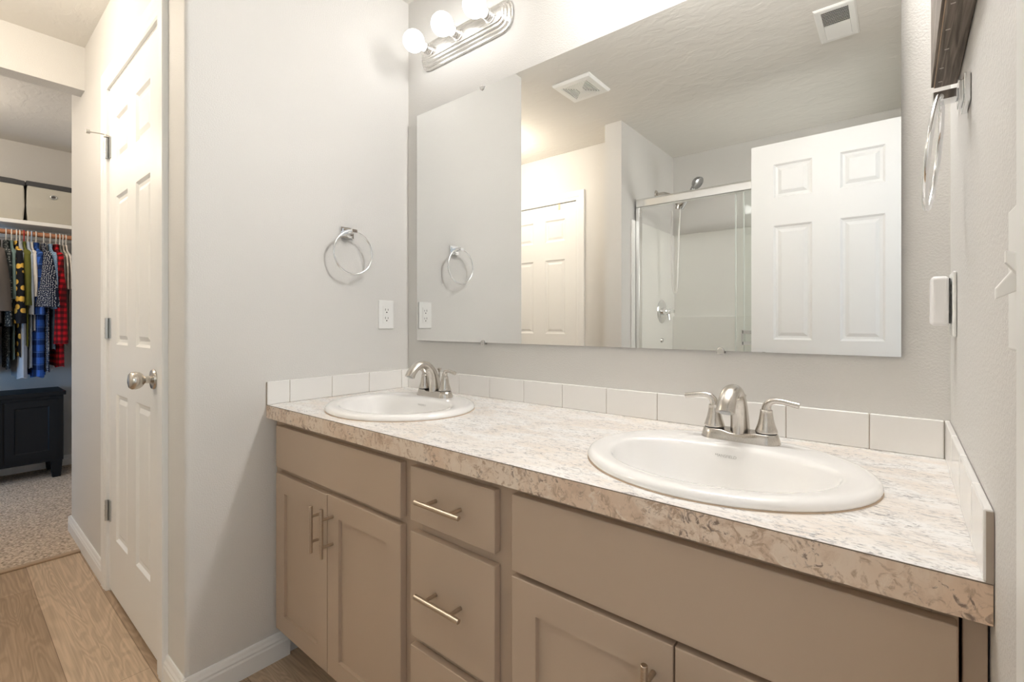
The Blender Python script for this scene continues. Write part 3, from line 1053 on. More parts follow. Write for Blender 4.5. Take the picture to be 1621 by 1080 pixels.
# ------------------------------------------------------------------ towel rings
def towel_ring(name_label, wall_x, out, cy, cz_post, tilt, xo=0.046):
    root = thing('towel_ring', name_label, 'towel ring', (wall_x, cy, cz_post), group='chrome towel rings')
    b = B()
    b.box(wall_x + out * 0.0005, wall_x + out * 0.007, cy - 0.0265, cy + 0.0265, cz_post - 0.020, cz_post + 0.020)
    b.box(wall_x + out * 0.007, wall_x + out * 0.012, cy - 0.019, cy + 0.019, cz_post - 0.014, cz_post + 0.014)
    b.obj('wall_plate', M['chrome'], root, bevel=0.001)
    b = B()
    b.box(wall_x + out * 0.012, wall_x + out * (xo + 0.010), cy - 0.011, cy + 0.011, cz_post - 0.006, cz_post + 0.008)
    b.obj('post', M['chrome'], root, bevel=0.0015)
    rr = 0.0775
    c = Vector((wall_x + out * xo, cy, cz_post - rr + 0.001))
    ax = Vector((out * math.sin(tilt[0]), -math.cos(tilt[0]), 0))
    az = Vector((-out * math.sin(tilt[1]), 0, math.cos(tilt[1])))
    top = Vector((wall_x + out * xo, cy, cz_post))
    c = top - az * rr
    pts = [c + ax * (rr * math.cos(2 * PI * k / 72)) + az * (rr * math.sin(2 * PI * k / 72)) for k in range(72)]
    t = B()
    t.tube(pts, 0.0036, 12, closed=True)
    t.obj('ring', M['chrome'], root, smooth=True)
    return root
towel_ring('chrome towel ring on the left wall above the outlet', 0.0, 1, -0.285, 1.434, (0.0, R(0)))
towel_ring('chrome towel ring on the right wall under the wooden board', W, -1, -0.336, 1.420, (R(5), R(6)), 0.029)

# ------------------------------------------------------------------ outlets, plug-in, switches
def outlet(label, wall_x, out, cy, cz_, group=None):
    root = thing('wall_outlet', label, 'outlet', (wall_x, cy, cz_), group=group)
    b = B()
    b.box(wall_x + out * 0.0005, wall_x + out * 0.006, cy - 0.035, cy + 0.035, cz_ - 0.0565, cz_ + 0.0565)
    b.obj('cover_plate', M['plastic'], root, bevel=0.0025, seg=3)
    b = B()
    b.box(wall_x + out * 0.006, wall_x + out * 0.0078, cy - 0.0165, cy + 0.0165, cz_ - 0.0335, cz_ + 0.0335)
    rc_ = b.obj('receptacle', M['plastic'], root, bevel=0.0006)
    for s in (-1, 1):
        k = B()
        z = cz_ + s * 0.0165
        x0, x1 = wall_x + out * 0.0076, wall_x + out * 0.0080
        k.box(x0, x1, cy - 0.0073, cy - 0.0053, z - 0.001, z + 0.0075)
        k.box(x0, x1, cy + 0.0053, cy + 0.0071, z - 0.001, z + 0.0065)
        k.cyl((x0, cy, z - 0.0075), (x1, cy, z - 0.0075), 0.0026, n=14)
        k.obj('socket_slots', M['dark'], rc_)
    return root
outlet('white duplex outlet on the left wall beside the mirror', 0.0, 1, -0.113, 1.135)
outlet('white wall outlet on the right wall, mostly behind the plug-in box', W, -1, -0.112, 1.133)
pb_ = B()
pb_.box(W - 0.0335, W - 0.0095, -0.143, -0.089, 1.096, 1.182)
pm = pb_.obj('plug_in_box', mat('white_box_plastic', (0.87, 0.86, 0.86), 0.4), bevel=0.006, seg=4)
tag(pm, 'white rounded plug-in box in the outlet on the right wall', 'plug-in device')
B().box(W - 0.0095, W - 0.0081, -0.139, -0.093, 1.100, 1.178).obj('dark_back', M['dark'], pm)

sw = thing('light_switch', 'white two-gang switch plate at the right edge of the picture', 'light switch', (W, -0.748, 1.135))
b = B()
b.box(W - 0.005, W - 0.0005, -0.806, -0.690, 1.0785, 1.1915)
b.obj('cover_plate', M['plastic'], sw, bevel=0.0025, seg=3)
for y, up in ((-0.725, -1), (-0.771, 1)):
    b = B()
    rz = 0.010
    x = W - 0.005
    ring0 = [Vector((x + 0.0005, y + sy * 0.0050, 1.135 + sz * rz)) for sy, sz in ((-1, -1), (1, -1), (1, 1), (-1, 1))]
    tip = Vector((x - 0.011, y, 1.135 + up * 0.012))
    ring1 = [tip + Vector((0, sy * 0.0040, sz * 0.0042)) for sy, sz in ((-1, -1), (1, -1), (1, 1), (-1, 1))]
    b.loft([ring0, ring1])
    b.obj('toggle', M['plastic'], sw, bevel=0.0008)

# ------------------------------------------------------------------ wooden board on the right wall
bd = thing('wooden_wall_board', 'weathered dark wooden box frame hung on the right wall above the towel ring', 'wall board', (W, -0.50, 1.50))
b = B()
x0, x1 = 1.6185, W - 0.001
zb0, zb1, y0, y1 = 1.500, 1.86, -0.80, -0.165
b.box(x0 + 0.0045, x1, y0, y1, zb0, zb0 + 0.016)
b.box(x0 + 0.0045, x1, y0, y1, zb1 - 0.016, zb1)
b.box(x0 + 0.0045, x1, y0, y0 + 0.016, zb0 + 0.016, zb1 - 0.016)
b.box(x0 + 0.0045, x1, y1 - 0.016, y1, zb0 + 0.016, zb1 - 0.016)
b.obj('side_boards', M['barnwood'], bd, bevel=0.0006)
b = B()
b.box(x0, x0 + 0.0035, y0 + 0.001, y1 - 0.0003, zb0 + 0.002, zb1 - 0.002)
b.obj('front_board', M['barnwood'], bd, bevel=0.0006)
b = B()
b.box(x0 + 0.0035, x0 + 0.0045, y0, y1, zb0 + 0.0005, zb1 - 0.0005)
b.obj('raw_edge', M['palewood'], bd)
b = B()
for y, k in ((-0.19, 0.012), (-0.245, 0.007), (-0.31, 0.020), (-0.372, 0.009), (-0.44, 0.015), (-0.52, 0.008), (-0.61, 0.018)):
    b.box(x0 + 0.006 + k * 0.2, x0 + 0.0078 + k * 0.2 + 0.003, y - 0.0012, y + 0.0012, zb0 - 0.0004, zb0 + 0.002)
b.obj('nail_marks', mat('pale_nail_fill', (0.6, 0.55, 0.5), 0.6), bd)

# ------------------------------------------------------------------ ceiling vents
fan = thing('exhaust_fan_grille', 'square white exhaust fan grille on the ceiling with concentric louvres, seen in the mirror', 'vent', (0.197, -1.083, H))
fx, fy, fr_ = 0.197, -1.083, 0.118
b = B()
b.loft([[Vector((fx + sx * r, fy + sy * r, z)) for sx, sy in ((-1, -1), (1, -1), (1, 1), (-1, 1))] for r, z in
        ((fr_, H - 0.0005), (fr_, H - 0.006), (fr_ - 0.008, H - 0.016), (0.086, H - 0.017), (0.084, H - 0.010), )], True, True)
b.obj('grille_frame', M['plastic'], fan)
b = B()
b.box(fx - 0.084, fx + 0.084, fy - 0.084, fy + 0.084, H - 0.0104, H - 0.0100)
b.obj('dark_backing', M['dark'], fan)
b = B()
for k in range(7):
    r0 = 0.014 + k * 0.0105
    r1 = r0 + (0.0038 if k < 6 else 0.007)
    for sx in (-1, 1):
        b.box(fx + sx * r0, fx + sx * r1, fy - r1, fy + r1, H - 0.017, H - 0.0108)
        b.box(fx - r0, fx + r0, fy + sx * r0, fy + sx * (r1 + 0.003), H - 0.017, H - 0.0108)
b.box(fx - 0.012, fx + 0.012, fy - 0.012, fy + 0.012, H - 0.0175, H - 0.0108)
b.obj('louvres', M['plastic'], fan)

reg = thing('ceiling_register', 'rectangular white air register on the ceiling with straight louvres, seen in the mirror', 'vent', (1.365, -1.295, H))
rx, ry, ra, rb_ = 1.365, -1.295, 0.074, 0.148
b = B()
b.loft([[Vector((rx + sx * (ra - i), ry + sy * (rb_ - i), z)) for sx, sy in ((-1, -1), (1, -1), (1, 1), (-1, 1))] for i, z in
        ((0, H - 0.0005), (0, H - 0.003), (0.006, H - 0.008), (0.026, H - 0.009), (0.026, H - 0.003))], True, True)
b.obj('register_frame', M['plastic'], reg)
b = B()
b.box(rx - 0.048, rx + 0.048, ry - 0.122, ry + 0.122, H - 0.0036, H - 0.0032)
b.obj('dark_backing', M['dark'], reg)
b = B()
for k in range(20):
    y = ry - 0.115 + k * 0.0121
    tl = 0.0025 if y > ry else -0.0052
    b.loft([[Vector((x, y - tl, H - 0.004)), Vector((x, y - tl + 0.0012, H - 0.004)), Vector((x, y + tl + 0.0012, H - 0.0098)), Vector((x, y + tl, H - 0.0098))] for x in (rx - 0.047, rx + 0.047)])
b.obj('louvres', M['plastic'], reg)

# ------------------------------------------------------------------ shower (seen in the mirror)
YR = -1.84
XS0, XS1 = 0.175, W
sur = thing('shower_surround', 'white fibreglass shower stall walls, seen in the mirror behind the glass', 'shower stall', (0.175, -2.2, 0))
b = B()
b.box(XS0 + 0.0005, XS0 + 0.012, -2.549, -1.76, 0.10, 1.803)
b.box(XS1 - 0.012, XS1 - 0.0005, -2.549, -1.76, 0.10, 1.803)
b.box(XS0 + 0.012, XS1 - 0.012, -2.549, -2.538, 0.10, 1.803)
b.box(XS0 + 0.012, XS1 - 0.012, -2.538, -2.505, 0.10, 1.155)
b.obj('stall_walls', M['surround'], sur, bevel=0.004, seg=3)
b = B()
b.box(XS0 + 0.001, XS1 - 0.001, -2.549, -1.76, 0.0, 0.045)
b.box(XS0 + 0.001, XS1 - 0.001, -1.90, -1.76, 0.045, 0.12)
b.obj('shower_pan', M['surround'], sur, bevel=0.006, seg=3)

lbox = thing('lightbox_1', 'frosted window in the shower end wall, added to brighten the shower, hidden behind the open door', 'lightbox', (W, -2.2, 1.5), kind='structure')
b = B()
for y0, y1, z0, z1 in ((-2.48, -1.94, 1.26, 1.30), (-2.48, -1.94, 1.70, 1.74), (-2.48, -2.44, 1.30, 1.70), (-1.98, -1.94, 1.30, 1.70)):
    b.box(W - 0.030, W - 0.0125, y0, y1, z0, z1)
b.obj('lightbox_frame', M['trim'], lbox)
B().box(W - 0.018, W - 0.0125, -2.44, -1.98, 1.30, 1.70).obj('lightbox_pane', emit('glowing_fill_pane', (1.0, 0.985, 0.95), 4.5), lbox)  # unseen glowing pane, added to brighten the dark shower

sd = thing('sliding_shower_door', 'sliding glass shower door with a bright aluminium top rail, seen in the mirror', 'shower door', (XS0, YR, 0.12))
b = B()
b.box(XS0 + 0.013, XS1 - 0.013, YR - 0.030, YR + 0.022, 1.888, 1.892)
b.box(XS0 + 0.013, XS1 - 0.013, YR + 0.018, YR + 0.022, 1.888, 1.935)
b.box(XS0 + 0.013, XS1 - 0.013, YR - 0.030, YR - 0.026, 1.888, 1.935)
b.loft([[Vector((x, y, z)) for y, z in ((YR + 0.022, 1.935), (YR + 0.010, 1.948), (YR - 0.018, 1.948), (YR - 0.030, 1.935))] for x in (XS0 + 0.013, XS1 - 0.013)])
b.obj('top_rail', M['alum'], sd, bevel=0.001)
for x in (XS0 + 0.0125, XS1 - 0.0125):
    s = 1 if x < 1 else -1
    b = B()
    b.box(x, x + s * 0.024, YR - 0.028, YR + 0.020, 0.15, 1.888)
    b.obj('side_jamb', M['alum'], sd, bevel=0.001)
B().box(XS0 + 0.013, XS1 - 0.013, YR - 0.030, YR + 0.022, 0.120, 0.150).obj('bottom_track', M['alum'], sd, bevel=0.002)
for x0, x1, y in ((0.812, XS1 - 0.040, YR - 0.014), (0.863, XS1 - 0.026, YR + 0.006)):
    g = B().box(x0, x1, y - 0.003, y + 0.003, 0.152, 1.884).obj('glass_panel', M['glass'], sd)
    b = B()
    for xe in (x0, x1):
        b.box(xe - 0.003, xe + 0.003, y - 0.0042, y + 0.0042, 0.153, 1.883)
    b.obj('edge_seal', mat('clear_edge_seal', (0.70, 0.74, 0.71), 0.3), g)
tb = B()
yb = YR + 0.006
for x in (0.868, 1.58):
    tb.box(x - 0.006, x + 0.006, yb + 0.003, yb + 0.060, 0.972, 1.062)
tb.box(0.868, 1.58, yb + 0.046, yb + 0.060, 1.040, 1.060)
tb.box(0.868, 1.58, yb + 0.046, yb + 0.060, 0.974, 0.994)
tb.obj('towel_bar', M['chrome'], sd, bevel=0.001)

sv = thing('shower_valve', 'round chrome shower valve with a lever, seen in the mirror', 'shower valve', (XS0 + 0.012, -2.275, 1.190))
b = B()
b.lathe([(0.0, 0.0), (0.088, 0.0), (0.088, 0.003), (0.080, 0.009), (0.055, 0.012), (0.0, 0.012)], (XS0 + 0.0122, -2.275, 1.190), (1, 0, 0), 40)
b.obj('escutcheon', M['chrome'], sv, smooth=True, angle=40)
b = B()
b.lathe([(0.0, 0.0), (0.028, 0.0), (0.026, 0.03), (0.020, 0.034), (0.020, 0.055), (0.013, 0.058), (0.012, 0.085), (0.0, 0.086)], (XS0 + 0.024, -2.275, 1.190), (1, 0, 0), 28)
b.tube([(XS0 + 0.06, -2.275, 1.190), (XS0 + 0.066, -2.275, 1.15), (XS0 + 0.07, -2.275, 1.125)], [0.009, 0.007, 0.006], 12)
b.obj('valve_handle', M['chrome'], sv, smooth=True, angle=40)
tag(B().lathe([(0.0, 0.0), (0.018, 0.0), (0.014, 0.01), (0.0, 0.011)], (XS0 + 0.0122, -2.275, 0.972), (1, 0, 0), 20).obj('tub_button', M['chrome'], smooth=True),
    'small chrome button on the shower wall below the valve', 'button')

sh = thing('hand_shower', 'grey hand shower with a looping white hose, seen in the mirror above the glass', 'hand shower', (XS0, -2.20, 2.05))
b = B()
b.lathe([(0.0, 0.0), (0.032, 0.0), (0.030, 0.006), (0.014, 0.012), (0.0, 0.012)], (XS0 + 0.0005, -2.20, 2.062), (1, 0, 0), 28)
b.tube([(XS0 + 0.008, -2.20, 2.062), (XS0 + 0.055, -2.20, 2.062), (XS0 + 0.10, -2.20, 2.045), (XS0 + 0.135, -2.20, 2.005), (XS0 + 0.155, -2.20, 1.965)], 0.0105, 16)
b.obj('shower_arm', M['nickel'], sh, smooth=True, angle=50)
b = B()
b.lathe([(0.0, 0.0), (0.016, 0.0), (0.017, 0.02), (0.013, 0.04), (0.0, 0.04)], (XS0 + 0.16, -2.20, 1.93), (0.2, 0, 1), 20)
b.tube([(XS0 + 0.165, -2.20, 1.95), (XS0 + 0.195, -2.20, 1.97)], 0.014, 14)
b.obj('holder', M['nickel'], sh, smooth=True, angle=50)
b = B()
hs, he = Vector((XS0 + 0.190, -2.20, 1.925)), Vector((XS0 + 0.285, -2.20, 2.085))
b.tube([hs, hs.lerp(he, 0.35), hs.lerp(he, 0.7), he], [0.0105, 0.012, 0.013, 0.018], 16)
ax = Vector((0.78, 0.18, -0.60)).normalized()
b.lathe([(0.0, -0.030), (0.020, -0.026), (0.036, -0.012), (0.045, 0.006), (0.046, 0.014), (0.042, 0.018), (0.0, 0.019)], he + Vector((0.012, 0, 0.012)), ax, 30)
b.obj('spray_head', mat('grey_metal', (0.42, 0.42, 0.42), 0.25, 0.9), sh, smooth=True, angle=50)
b = B()
hp = []
A0, A1 = Vector((XS0 + 0.160, -2.20, 1.93)), Vector((XS0 + 0.190, -2.20, 1.922))
for i in range(41):
    t = i / 40
    zz = 1.325 + (1.93 - 1.325) * abs(2 * t - 1) ** 2.2 if 0 else 1.325 + 0.600 * (abs(2 * t - 1) ** 3.0)
    xx = XS0 + 0.128 + 0.024 * math.sin(PI * (t - 0.5)) + ((0.012 + 0.012 * t) * abs(2 * t - 1) ** 6)
    hp.append(Vector((xx, -2.235 + 0.03 * abs(2 * t - 1) ** 3, zz)))
b.tube(hp, 0.0065, 10)
b.obj('hose', mat('white_hose', (0.86, 0.85, 0.82), 0.3), sh, smooth=True)

# ------------------------------------------------------------------ walk-in closet
XR = -3.13                       # rod line
ZR = 1.728
shf = B().box(XC + 0.0005, -3.105, -1.85, YCR - 0.0005, 1.790, 1.816).obj('closet_shelf', M['trim'], bevel=0.002)
tag(shf, 'white closet shelf above the hanging clothes', 'shelf')
for ya, yb2 in ((-1.85, YCR - 0.0005),):
    B().box(XC + 0.0005, XC + 0.018, ya, yb2, 1.720, 1.790).obj('cleat', M['trim'], shf)
rod = B().cyl((XR, -1.85, ZR), (XR, YCR - 0.0005, ZR), 0.0165, n=20).obj('closet_rod', mat('reddish_wood_rod', (0.42, 0.19, 0.10), 0.45), smooth=True)
tag(rod, 'reddish wooden closet rod under the shelf', 'rod')

def storage_bin(y0, y1, label):
    root = thing('storage_bin', label, 'storage bin', (-3.25, (y0 + y1) / 2, 1.816), group='fabric bins on the closet shelf')
    canvas = mat('beige_canvas', (0.50, 0.48, 0.42), 0.85, bump=(300, 0.2, 0.001))
    x0, x1, z0, z1 = -3.395, -3.125, 1.8165, 2.080
    b = B()
    rg = []
    for z, g in ((z0, 0.0), (z0 + 0.1, 0.006), (z1 - 0.05, 0.004), (z1, 0.0)):
        rg.append([Vector((x0, y0 - g, z)), Vector((x1 + g, y0 - g, z)), Vector((x1 + g, y1 + g, z)), Vector((x0, y1 + g, z))])
    b.loft(rg)
    b.obj('bin_body', canvas, root, bevel=0.008)
    b = B()
    n = 16
    e = 0.008
    top = []
    zt = z1 + 0.028
    b.loft([[Vector((x0, y0 - e, z1 - 0.022)), Vector((x1 + e, y0 - e, z1 - 0.016)), Vector((x1 + e, y1 + e, z1 - 0.022)), Vector((x0, y1 + e, z1 - 0.022))],
            [Vector((x0, y0 - e, z1 + 0.016)), Vector((x1 + e, y0 - e, z1 + 0.016)), Vector((x1 + e, y1 + e, z1 + 0.010)), Vector((x0, y1 + e, z1 + 0.012))],
            [Vector((x0 + .05, y0 + .05, zt)), Vector((x1 - .05, y0 + .05, zt)), Vector((x1 - .05, y1 - .05, zt)), Vector((x0 + .05, y1 - .05, zt))]])
    b.obj('bin_lid', mat('charcoal_fabric', (0.06, 0.06, 0.062), 0.8), root, bevel=0.005)
    b = B()
    g_ = B()
    g_.tube([Vector((x1 + 0.0065, (y0 + y1) / 2 + 0.016 * math.cos(2 * PI * k / 20), z1 - 0.075 + 0.012 * math.sin(2 * PI * k / 20))) for k in range(20)], 0.0045, 8, closed=True)
    g_.obj('grommet_rim', M['hinge'], root, smooth=True)
    b.lathe([(0.0, 0.0), (0.013, 0.0), (0.013, 0.002), (0.0, 0.002)], (x1 + 0.0055, (y0 + y1) / 2, z1 - 0.075), (1, 0, 0), 16)
    b.obj('grommet_hole', mat('dark_grommet', (0.09, 0.085, 0.08), 0.3, 0.6), root, smooth=True)
    return root
storage_bin(-1.145, -0.868, 'beige canvas bin with a charcoal lid at the left edge of the closet shelf')
storage_bin(-0.848, -0.585, 'beige canvas bin with a charcoal lid and grommet, nearest the hall wall')

dres = thing('low_dresser', 'black low cabinet on tapered feet under the hanging clothes', 'cabinet', (-3.2, -1.1, 0.006))
blk = mat('black_painted_wood', (0.006, 0.0065, 0.008), 0.5, spec=0.3)
dx0, dx1, dy0, dy1 = -3.385, -3.055, -1.62, -0.672
B().box(dx0, dx1 + 0.018, dy0 - 0.012, dy1 + 0.012, 0.590, 0.618).obj('top', blk, dres, bevel=0.003)
B().box(dx0, dx1, dy0, dy1, 0.125, 0.590).obj('body', blk, dres, bevel=0.002)
for y0, y1 in ((dy0 + 0.03, -1.16), (-1.145, -0.975), (-0.965, dy1 - 0.03)):
    b = B()
    t0 = dx1 + 0.012
    rg = []
    for ins, x in ((0, dx1 + 0.0005), (0, t0), (0.045, t0), (0.052, t0 - 0.008)):
        rg.append([Vector((x, y0 + ins, 0.160 + ins)), Vector((x, y1 - ins, 0.160 + ins)), Vector((x, y1 - ins, 0.565 - ins)), Vector((x, y0 + ins, 0.565 - ins))])
    b.loft(rg)
    b.obj('cabinet_door', blk, dres)
for x in (dx0 + 0.03, dx1 - 0.03):
    for y in (dy0 + 0.035, dy1 - 0.035):
        b = B()
        b.loft([[Vector((x + sx * r, y + sy * r, z)) for sx, sy in ((-1, -1), (1, -1), (1, 1), (-1, 1))] for r, z in ((0.022, 0.0065), (0.030, 0.125))])
        b.obj('foot', blk, dres, bevel=0.002)

# ---- fabrics
def fabric(name, col, rough=0.9):
    return mat(name, col, rough, spec=0.15, bump=(140, 0.15, 0.001))
def dotted(name, base, dot, scale, thr, rand=0.45):
    """dots printed on the cloth: a flat lattice of (across, down)"""
    m, nt, b = new_mat(name)
    b.inputs['Roughness'].default_value = 0.9
    b.inputs['Specular IOR Level'].default_value = 0.15
    mp = mapping(nt)
    sp = N(nt, 'ShaderNodeSeparateXYZ')
    nt.links.new(mp.outputs[0], sp.inputs[0])
    ad = N(nt, 'ShaderNodeMath', operation='ADD')
    sx = N(nt, 'ShaderNodeMath', operation='MULTIPLY')
    sx.inputs[1].default_value = 0.4
    nt.links.new(sp.outputs[0], sx.inputs[0])
    nt.links.new(sx.outputs[0], ad.inputs[0])
    nt.links.new(sp.outputs[1], ad.inputs[1])
    cb = N(nt, 'ShaderNodeCombineXYZ')
    nt.links.new(ad.outputs[0], cb.inputs[0])
    nt.links.new(sp.outputs[2], cb.inputs[1])
    v = N(nt, 'ShaderNodeTexVoronoi')
    v.voronoi_dimensions = '2D'
    v.inputs['Scale'].default_value = scale
    v.inputs['Randomness'].default_value = rand
    nt.links.new(cb.outputs[0], v.inputs['Vector'])
    r = ramp(nt, [(thr, (1, 1, 1)), (thr + 0.05, (0, 0, 0))])
    nt.links.new(v.outputs['Distance'], r.inputs[0])
    nt.links.new(mixc(nt, base, dot, r.outputs[0]), b.inputs['Base Color'])
    return m
def plaid(name, base, dark, light, period, xy=(1, 1)):
    m, nt, b = new_mat(name)
    b.inputs['Roughness'].default_value = 0.9
    b.inputs['Specular IOR Level'].default_value = 0.15
    mp = mapping(nt)
    sp = N(nt, 'ShaderNodeSeparateXYZ')
    nt.links.new(mp.outputs[0], sp.inputs[0])
    ad = N(nt, 'ShaderNodeMath', operation='ADD')
    nt.links.new(sp.outputs[0], ad.inputs[0])
    nt.links.new(sp.outputs[1], ad.inputs[1])
    def band(src, ph, duty):
        k = N(nt, 'ShaderNodeMath', operation='MULTIPLY_ADD')
        k.inputs[1].default_value = 1.0 / period
        k.inputs[2].default_value = ph
        nt.links.new(src, k.inputs[0])
        f = N(nt, 'ShaderNodeMath', operation='FRACT')
        nt.links.new(k.outputs[0], f.inputs[0])
        l = N(nt, 'ShaderNodeMath', operation='LESS_THAN')
        l.inputs[1].default_value = duty
        nt.links.new(f.outputs[0], l.inputs[0])
        h = N(nt, 'ShaderNodeMath', operation='MULTIPLY')
        h.inputs[1].default_value = 0.68
        nt.links.new(l.outputs[0], h.inputs[0])
        return h.outputs[0]
    c = mixc(nt, base, dark, band(sp.outputs[2], 0.1, 0.5))
    c = mixc(nt, c, dark, band(ad.outputs[0], 0.3, 0.5))
    if light:
        c = mixc(nt, c, light, band(sp.outputs[2], 0.72, 0.08))
        c = mixc(nt, c, light, band(ad.outputs[0], 0.72, 0.08))
    nt.links.new(c, b.inputs['Base Color'])
    return m
FB = {
    'taupe': fabric('taupe_jacket_cloth', (0.115, 0.100, 0.092)),
    'navydot': dotted('navy_fine_dot_cloth', (0.010, 0.014, 0.028), (0.34, 0.37, 0.42), 80, 0.16),
    'charcoal': dotted('charcoal_speckled_cloth', (0.045, 0.052, 0.055), (0.38, 0.40, 0.38), 60, 0.15, 0.8),
    'teal': fabric('grey_teal_cloth', (0.165, 0.245, 0.240)),
    'lemon': dotted('black_lemon_print_cloth', (0.014, 0.015, 0.020), (0.80, 0.50, 0.10), 19, 0.30, 0.85),
    'olive': fabric('olive_green_cloth', (0.125, 0.130, 0.030)),
    'paleblue': fabric('pale_blue_cloth', (0.42, 0.48, 0.58)),
    'white': fabric('white_cloth', (0.68, 0.65, 0.62)),
    'denim': fabric('light_grey_blue_cloth', (0.40, 0.43, 0.48)),
    'blueplaid': plaid('blue_plaid_cloth', (0.04, 0.13, 0.52), (0.008, 0.018, 0.055), (0.09, 0.20, 0.58), 0.085),
    'polka': dotted('navy_polka_dot_cloth', (0.016, 0.022, 0.045), (0.72, 0.74, 0.76), 88, 0.19, 0.4),
    'chambray': dotted('light_blue_chambray_cloth', (0.20, 0.33, 0.50), (0.46, 0.56, 0.68), 95, 0.22, 0.5),
    'redcheck': plaid('red_buffalo_check_cloth', (0.52, 0.012, 0.020), (0.012, 0.008, 0.010), None, 0.040),
    'grey': fabric('mid_grey_cloth', (0.20, 0.195, 0.185)),
    'cream': plaid('cream_stripe_cloth', (0.66, 0.62, 0.56), (0.48, 0.42, 0.36), None, 0.05),
}

def hanger(y, label, m, yaw=0.0):
    root = thing('clothes_hanger', label, 'hanger', (XR, y, ZR), group='plastic hangers on the closet rod')
    zt = ZR + 0.0165 + 0.0032
    b = B()
    hook = [Vector((XR - 0.0197 * math.sin(a), y, ZR + 0.0197 * math.cos(a))) for a in [R(d) for d in range(-100, 100, 20)]]
    hook = list(reversed(hook))
    hook += [Vector((XR + 0.016, y, ZR - 0.020)), Vector((XR + 0.004, y, ZR - 0.050)), Vector((XR, y, ZR - 0.085))]
    b.tube(hook, 0.0034, 8)
    b.tube([Vector((XR - 0.19, y, ZR - 0.165)), Vector((XR - 0.08, y, ZR - 0.112)), Vector((XR, y, ZR - 0.084)), Vector((XR + 0.08, y, ZR - 0.112)), Vector((XR + 0.19, y, ZR - 0.165))], 0.0048, 8)
    b.tube([Vector((XR - 0.19, y, ZR - 0.165)), Vector((XR, y, ZR - 0.172)), Vector((XR + 0.19, y, ZR - 0.165))], 0.004, 8)
    b.obj('hanger_frame', m, root, smooth=True)
    return root

def garment(name, label, cat, y, m, hem, th, sleeve, seed, hw=0.205, sw0=0.024, sw1=0.05, reach=0.03, lean=0.0):
    """a shirt on its hanger: body hangs in the x-z plane, sleeve = length of the near sleeve (0 = none)"""
    rnd = random.Random(seed)
    root = thing(name, label, cat, (XR, y, ZR), group='clothes hanging in the closet')
    zt = ZR - 0.078
    n = 40
    ph = rnd.random() * 6
    b = B()
    t0 = min(0.016, th)
    prof = [(0.0, 0.052, t0), (0.018, 0.066, t0), (0.030, 0.095, t0), (0.052, 0.150, t0), (0.082, hw, t0), (0.13, hw + 0.004, t0)]
    k = 9
    for i in range(1, k + 1):
        f = i / k
        prof.append((0.13 + (zt - hem - 0.13) * f, hw + 0.004 + 0.014 * f, t0 + (th - t0) * smoothstep(min(1, f * 1.5))))
    rings = []
    for d, hx, hy in prof:
        f = min(1.0, d / 0.5)
        r = []
        for q in range(n):
            a = 2 * PI * q / n
            c, s = math.cos(a), math.sin(a)
            wob = 1 + 0.22 * f * math.sin(5 * a + ph + d * 3) + 0.12 * f * math.sin(9 * a + ph * 2)
            r.append(Vector((XR + hx * math.copysign(abs(c) ** 0.8, c) * (1 + 0.02 * f * math.sin(7 * a + ph)), y + lean * f + hy * s * wob, zt - d + 0.006 * f * math.sin(4 * a + ph))))
        rings.append(r)
    b.loft(rings)
    b.obj('body', m, root, smooth=True, angle=70)
    # collar
    c = B()
    ring_c = lambda rx, ry, z: [Vector((XR + rx * math.cos(2 * PI * q / 24), y + ry * math.sin(2 * PI * q / 24), z)) for q in range(24)]
    tc_ = t0 + 0.0015
    c.loft([ring_c(0.060, tc_, zt - 0.020), ring_c(0.052, tc_, zt + 0.016), ring_c(0.046, tc_ * 0.75, zt + 0.014), ring_c(0.048, tc_ * 0.7, zt - 0.004)])
    c.obj('collar', m, root, smooth=True, angle=60)
    if sleeve > 0:
        for s in (1, -1):
            b = B()
            rings = []
            K = 10
            for i in range(K + 1):
                f = i / K
                zz = zt - 0.070 - sleeve * f
                cx_ = XR + s * (hw - 0.015 + reach * math.sin(min(1, f * 1.6) * PI / 2))
                rx_ = 0.030 + 0.034 * math.sin(min(1, 1.5 * f) * PI / 2)
                ry_ = sw0 + (sw1 - sw0) * f ** 0.8
                r = []
                for q in range(24):
                    a = 2 * PI * q / 24
                    wob = 1 + 0.10 * math.sin(4 * a + ph + 5 * f) * f
                    r.append(Vector((cx_ + rx_ * math.cos(a) * wob, y + lean * 0.6 * f + ry_ * math.sin(a) * wob, zz + 0.02 * math.cos(a) * (1 - f) * -s)))
                rings.append(r)
            b.loft(rings)
            b.obj('sleeve', m, root, smooth=True, angle=70)
    return root

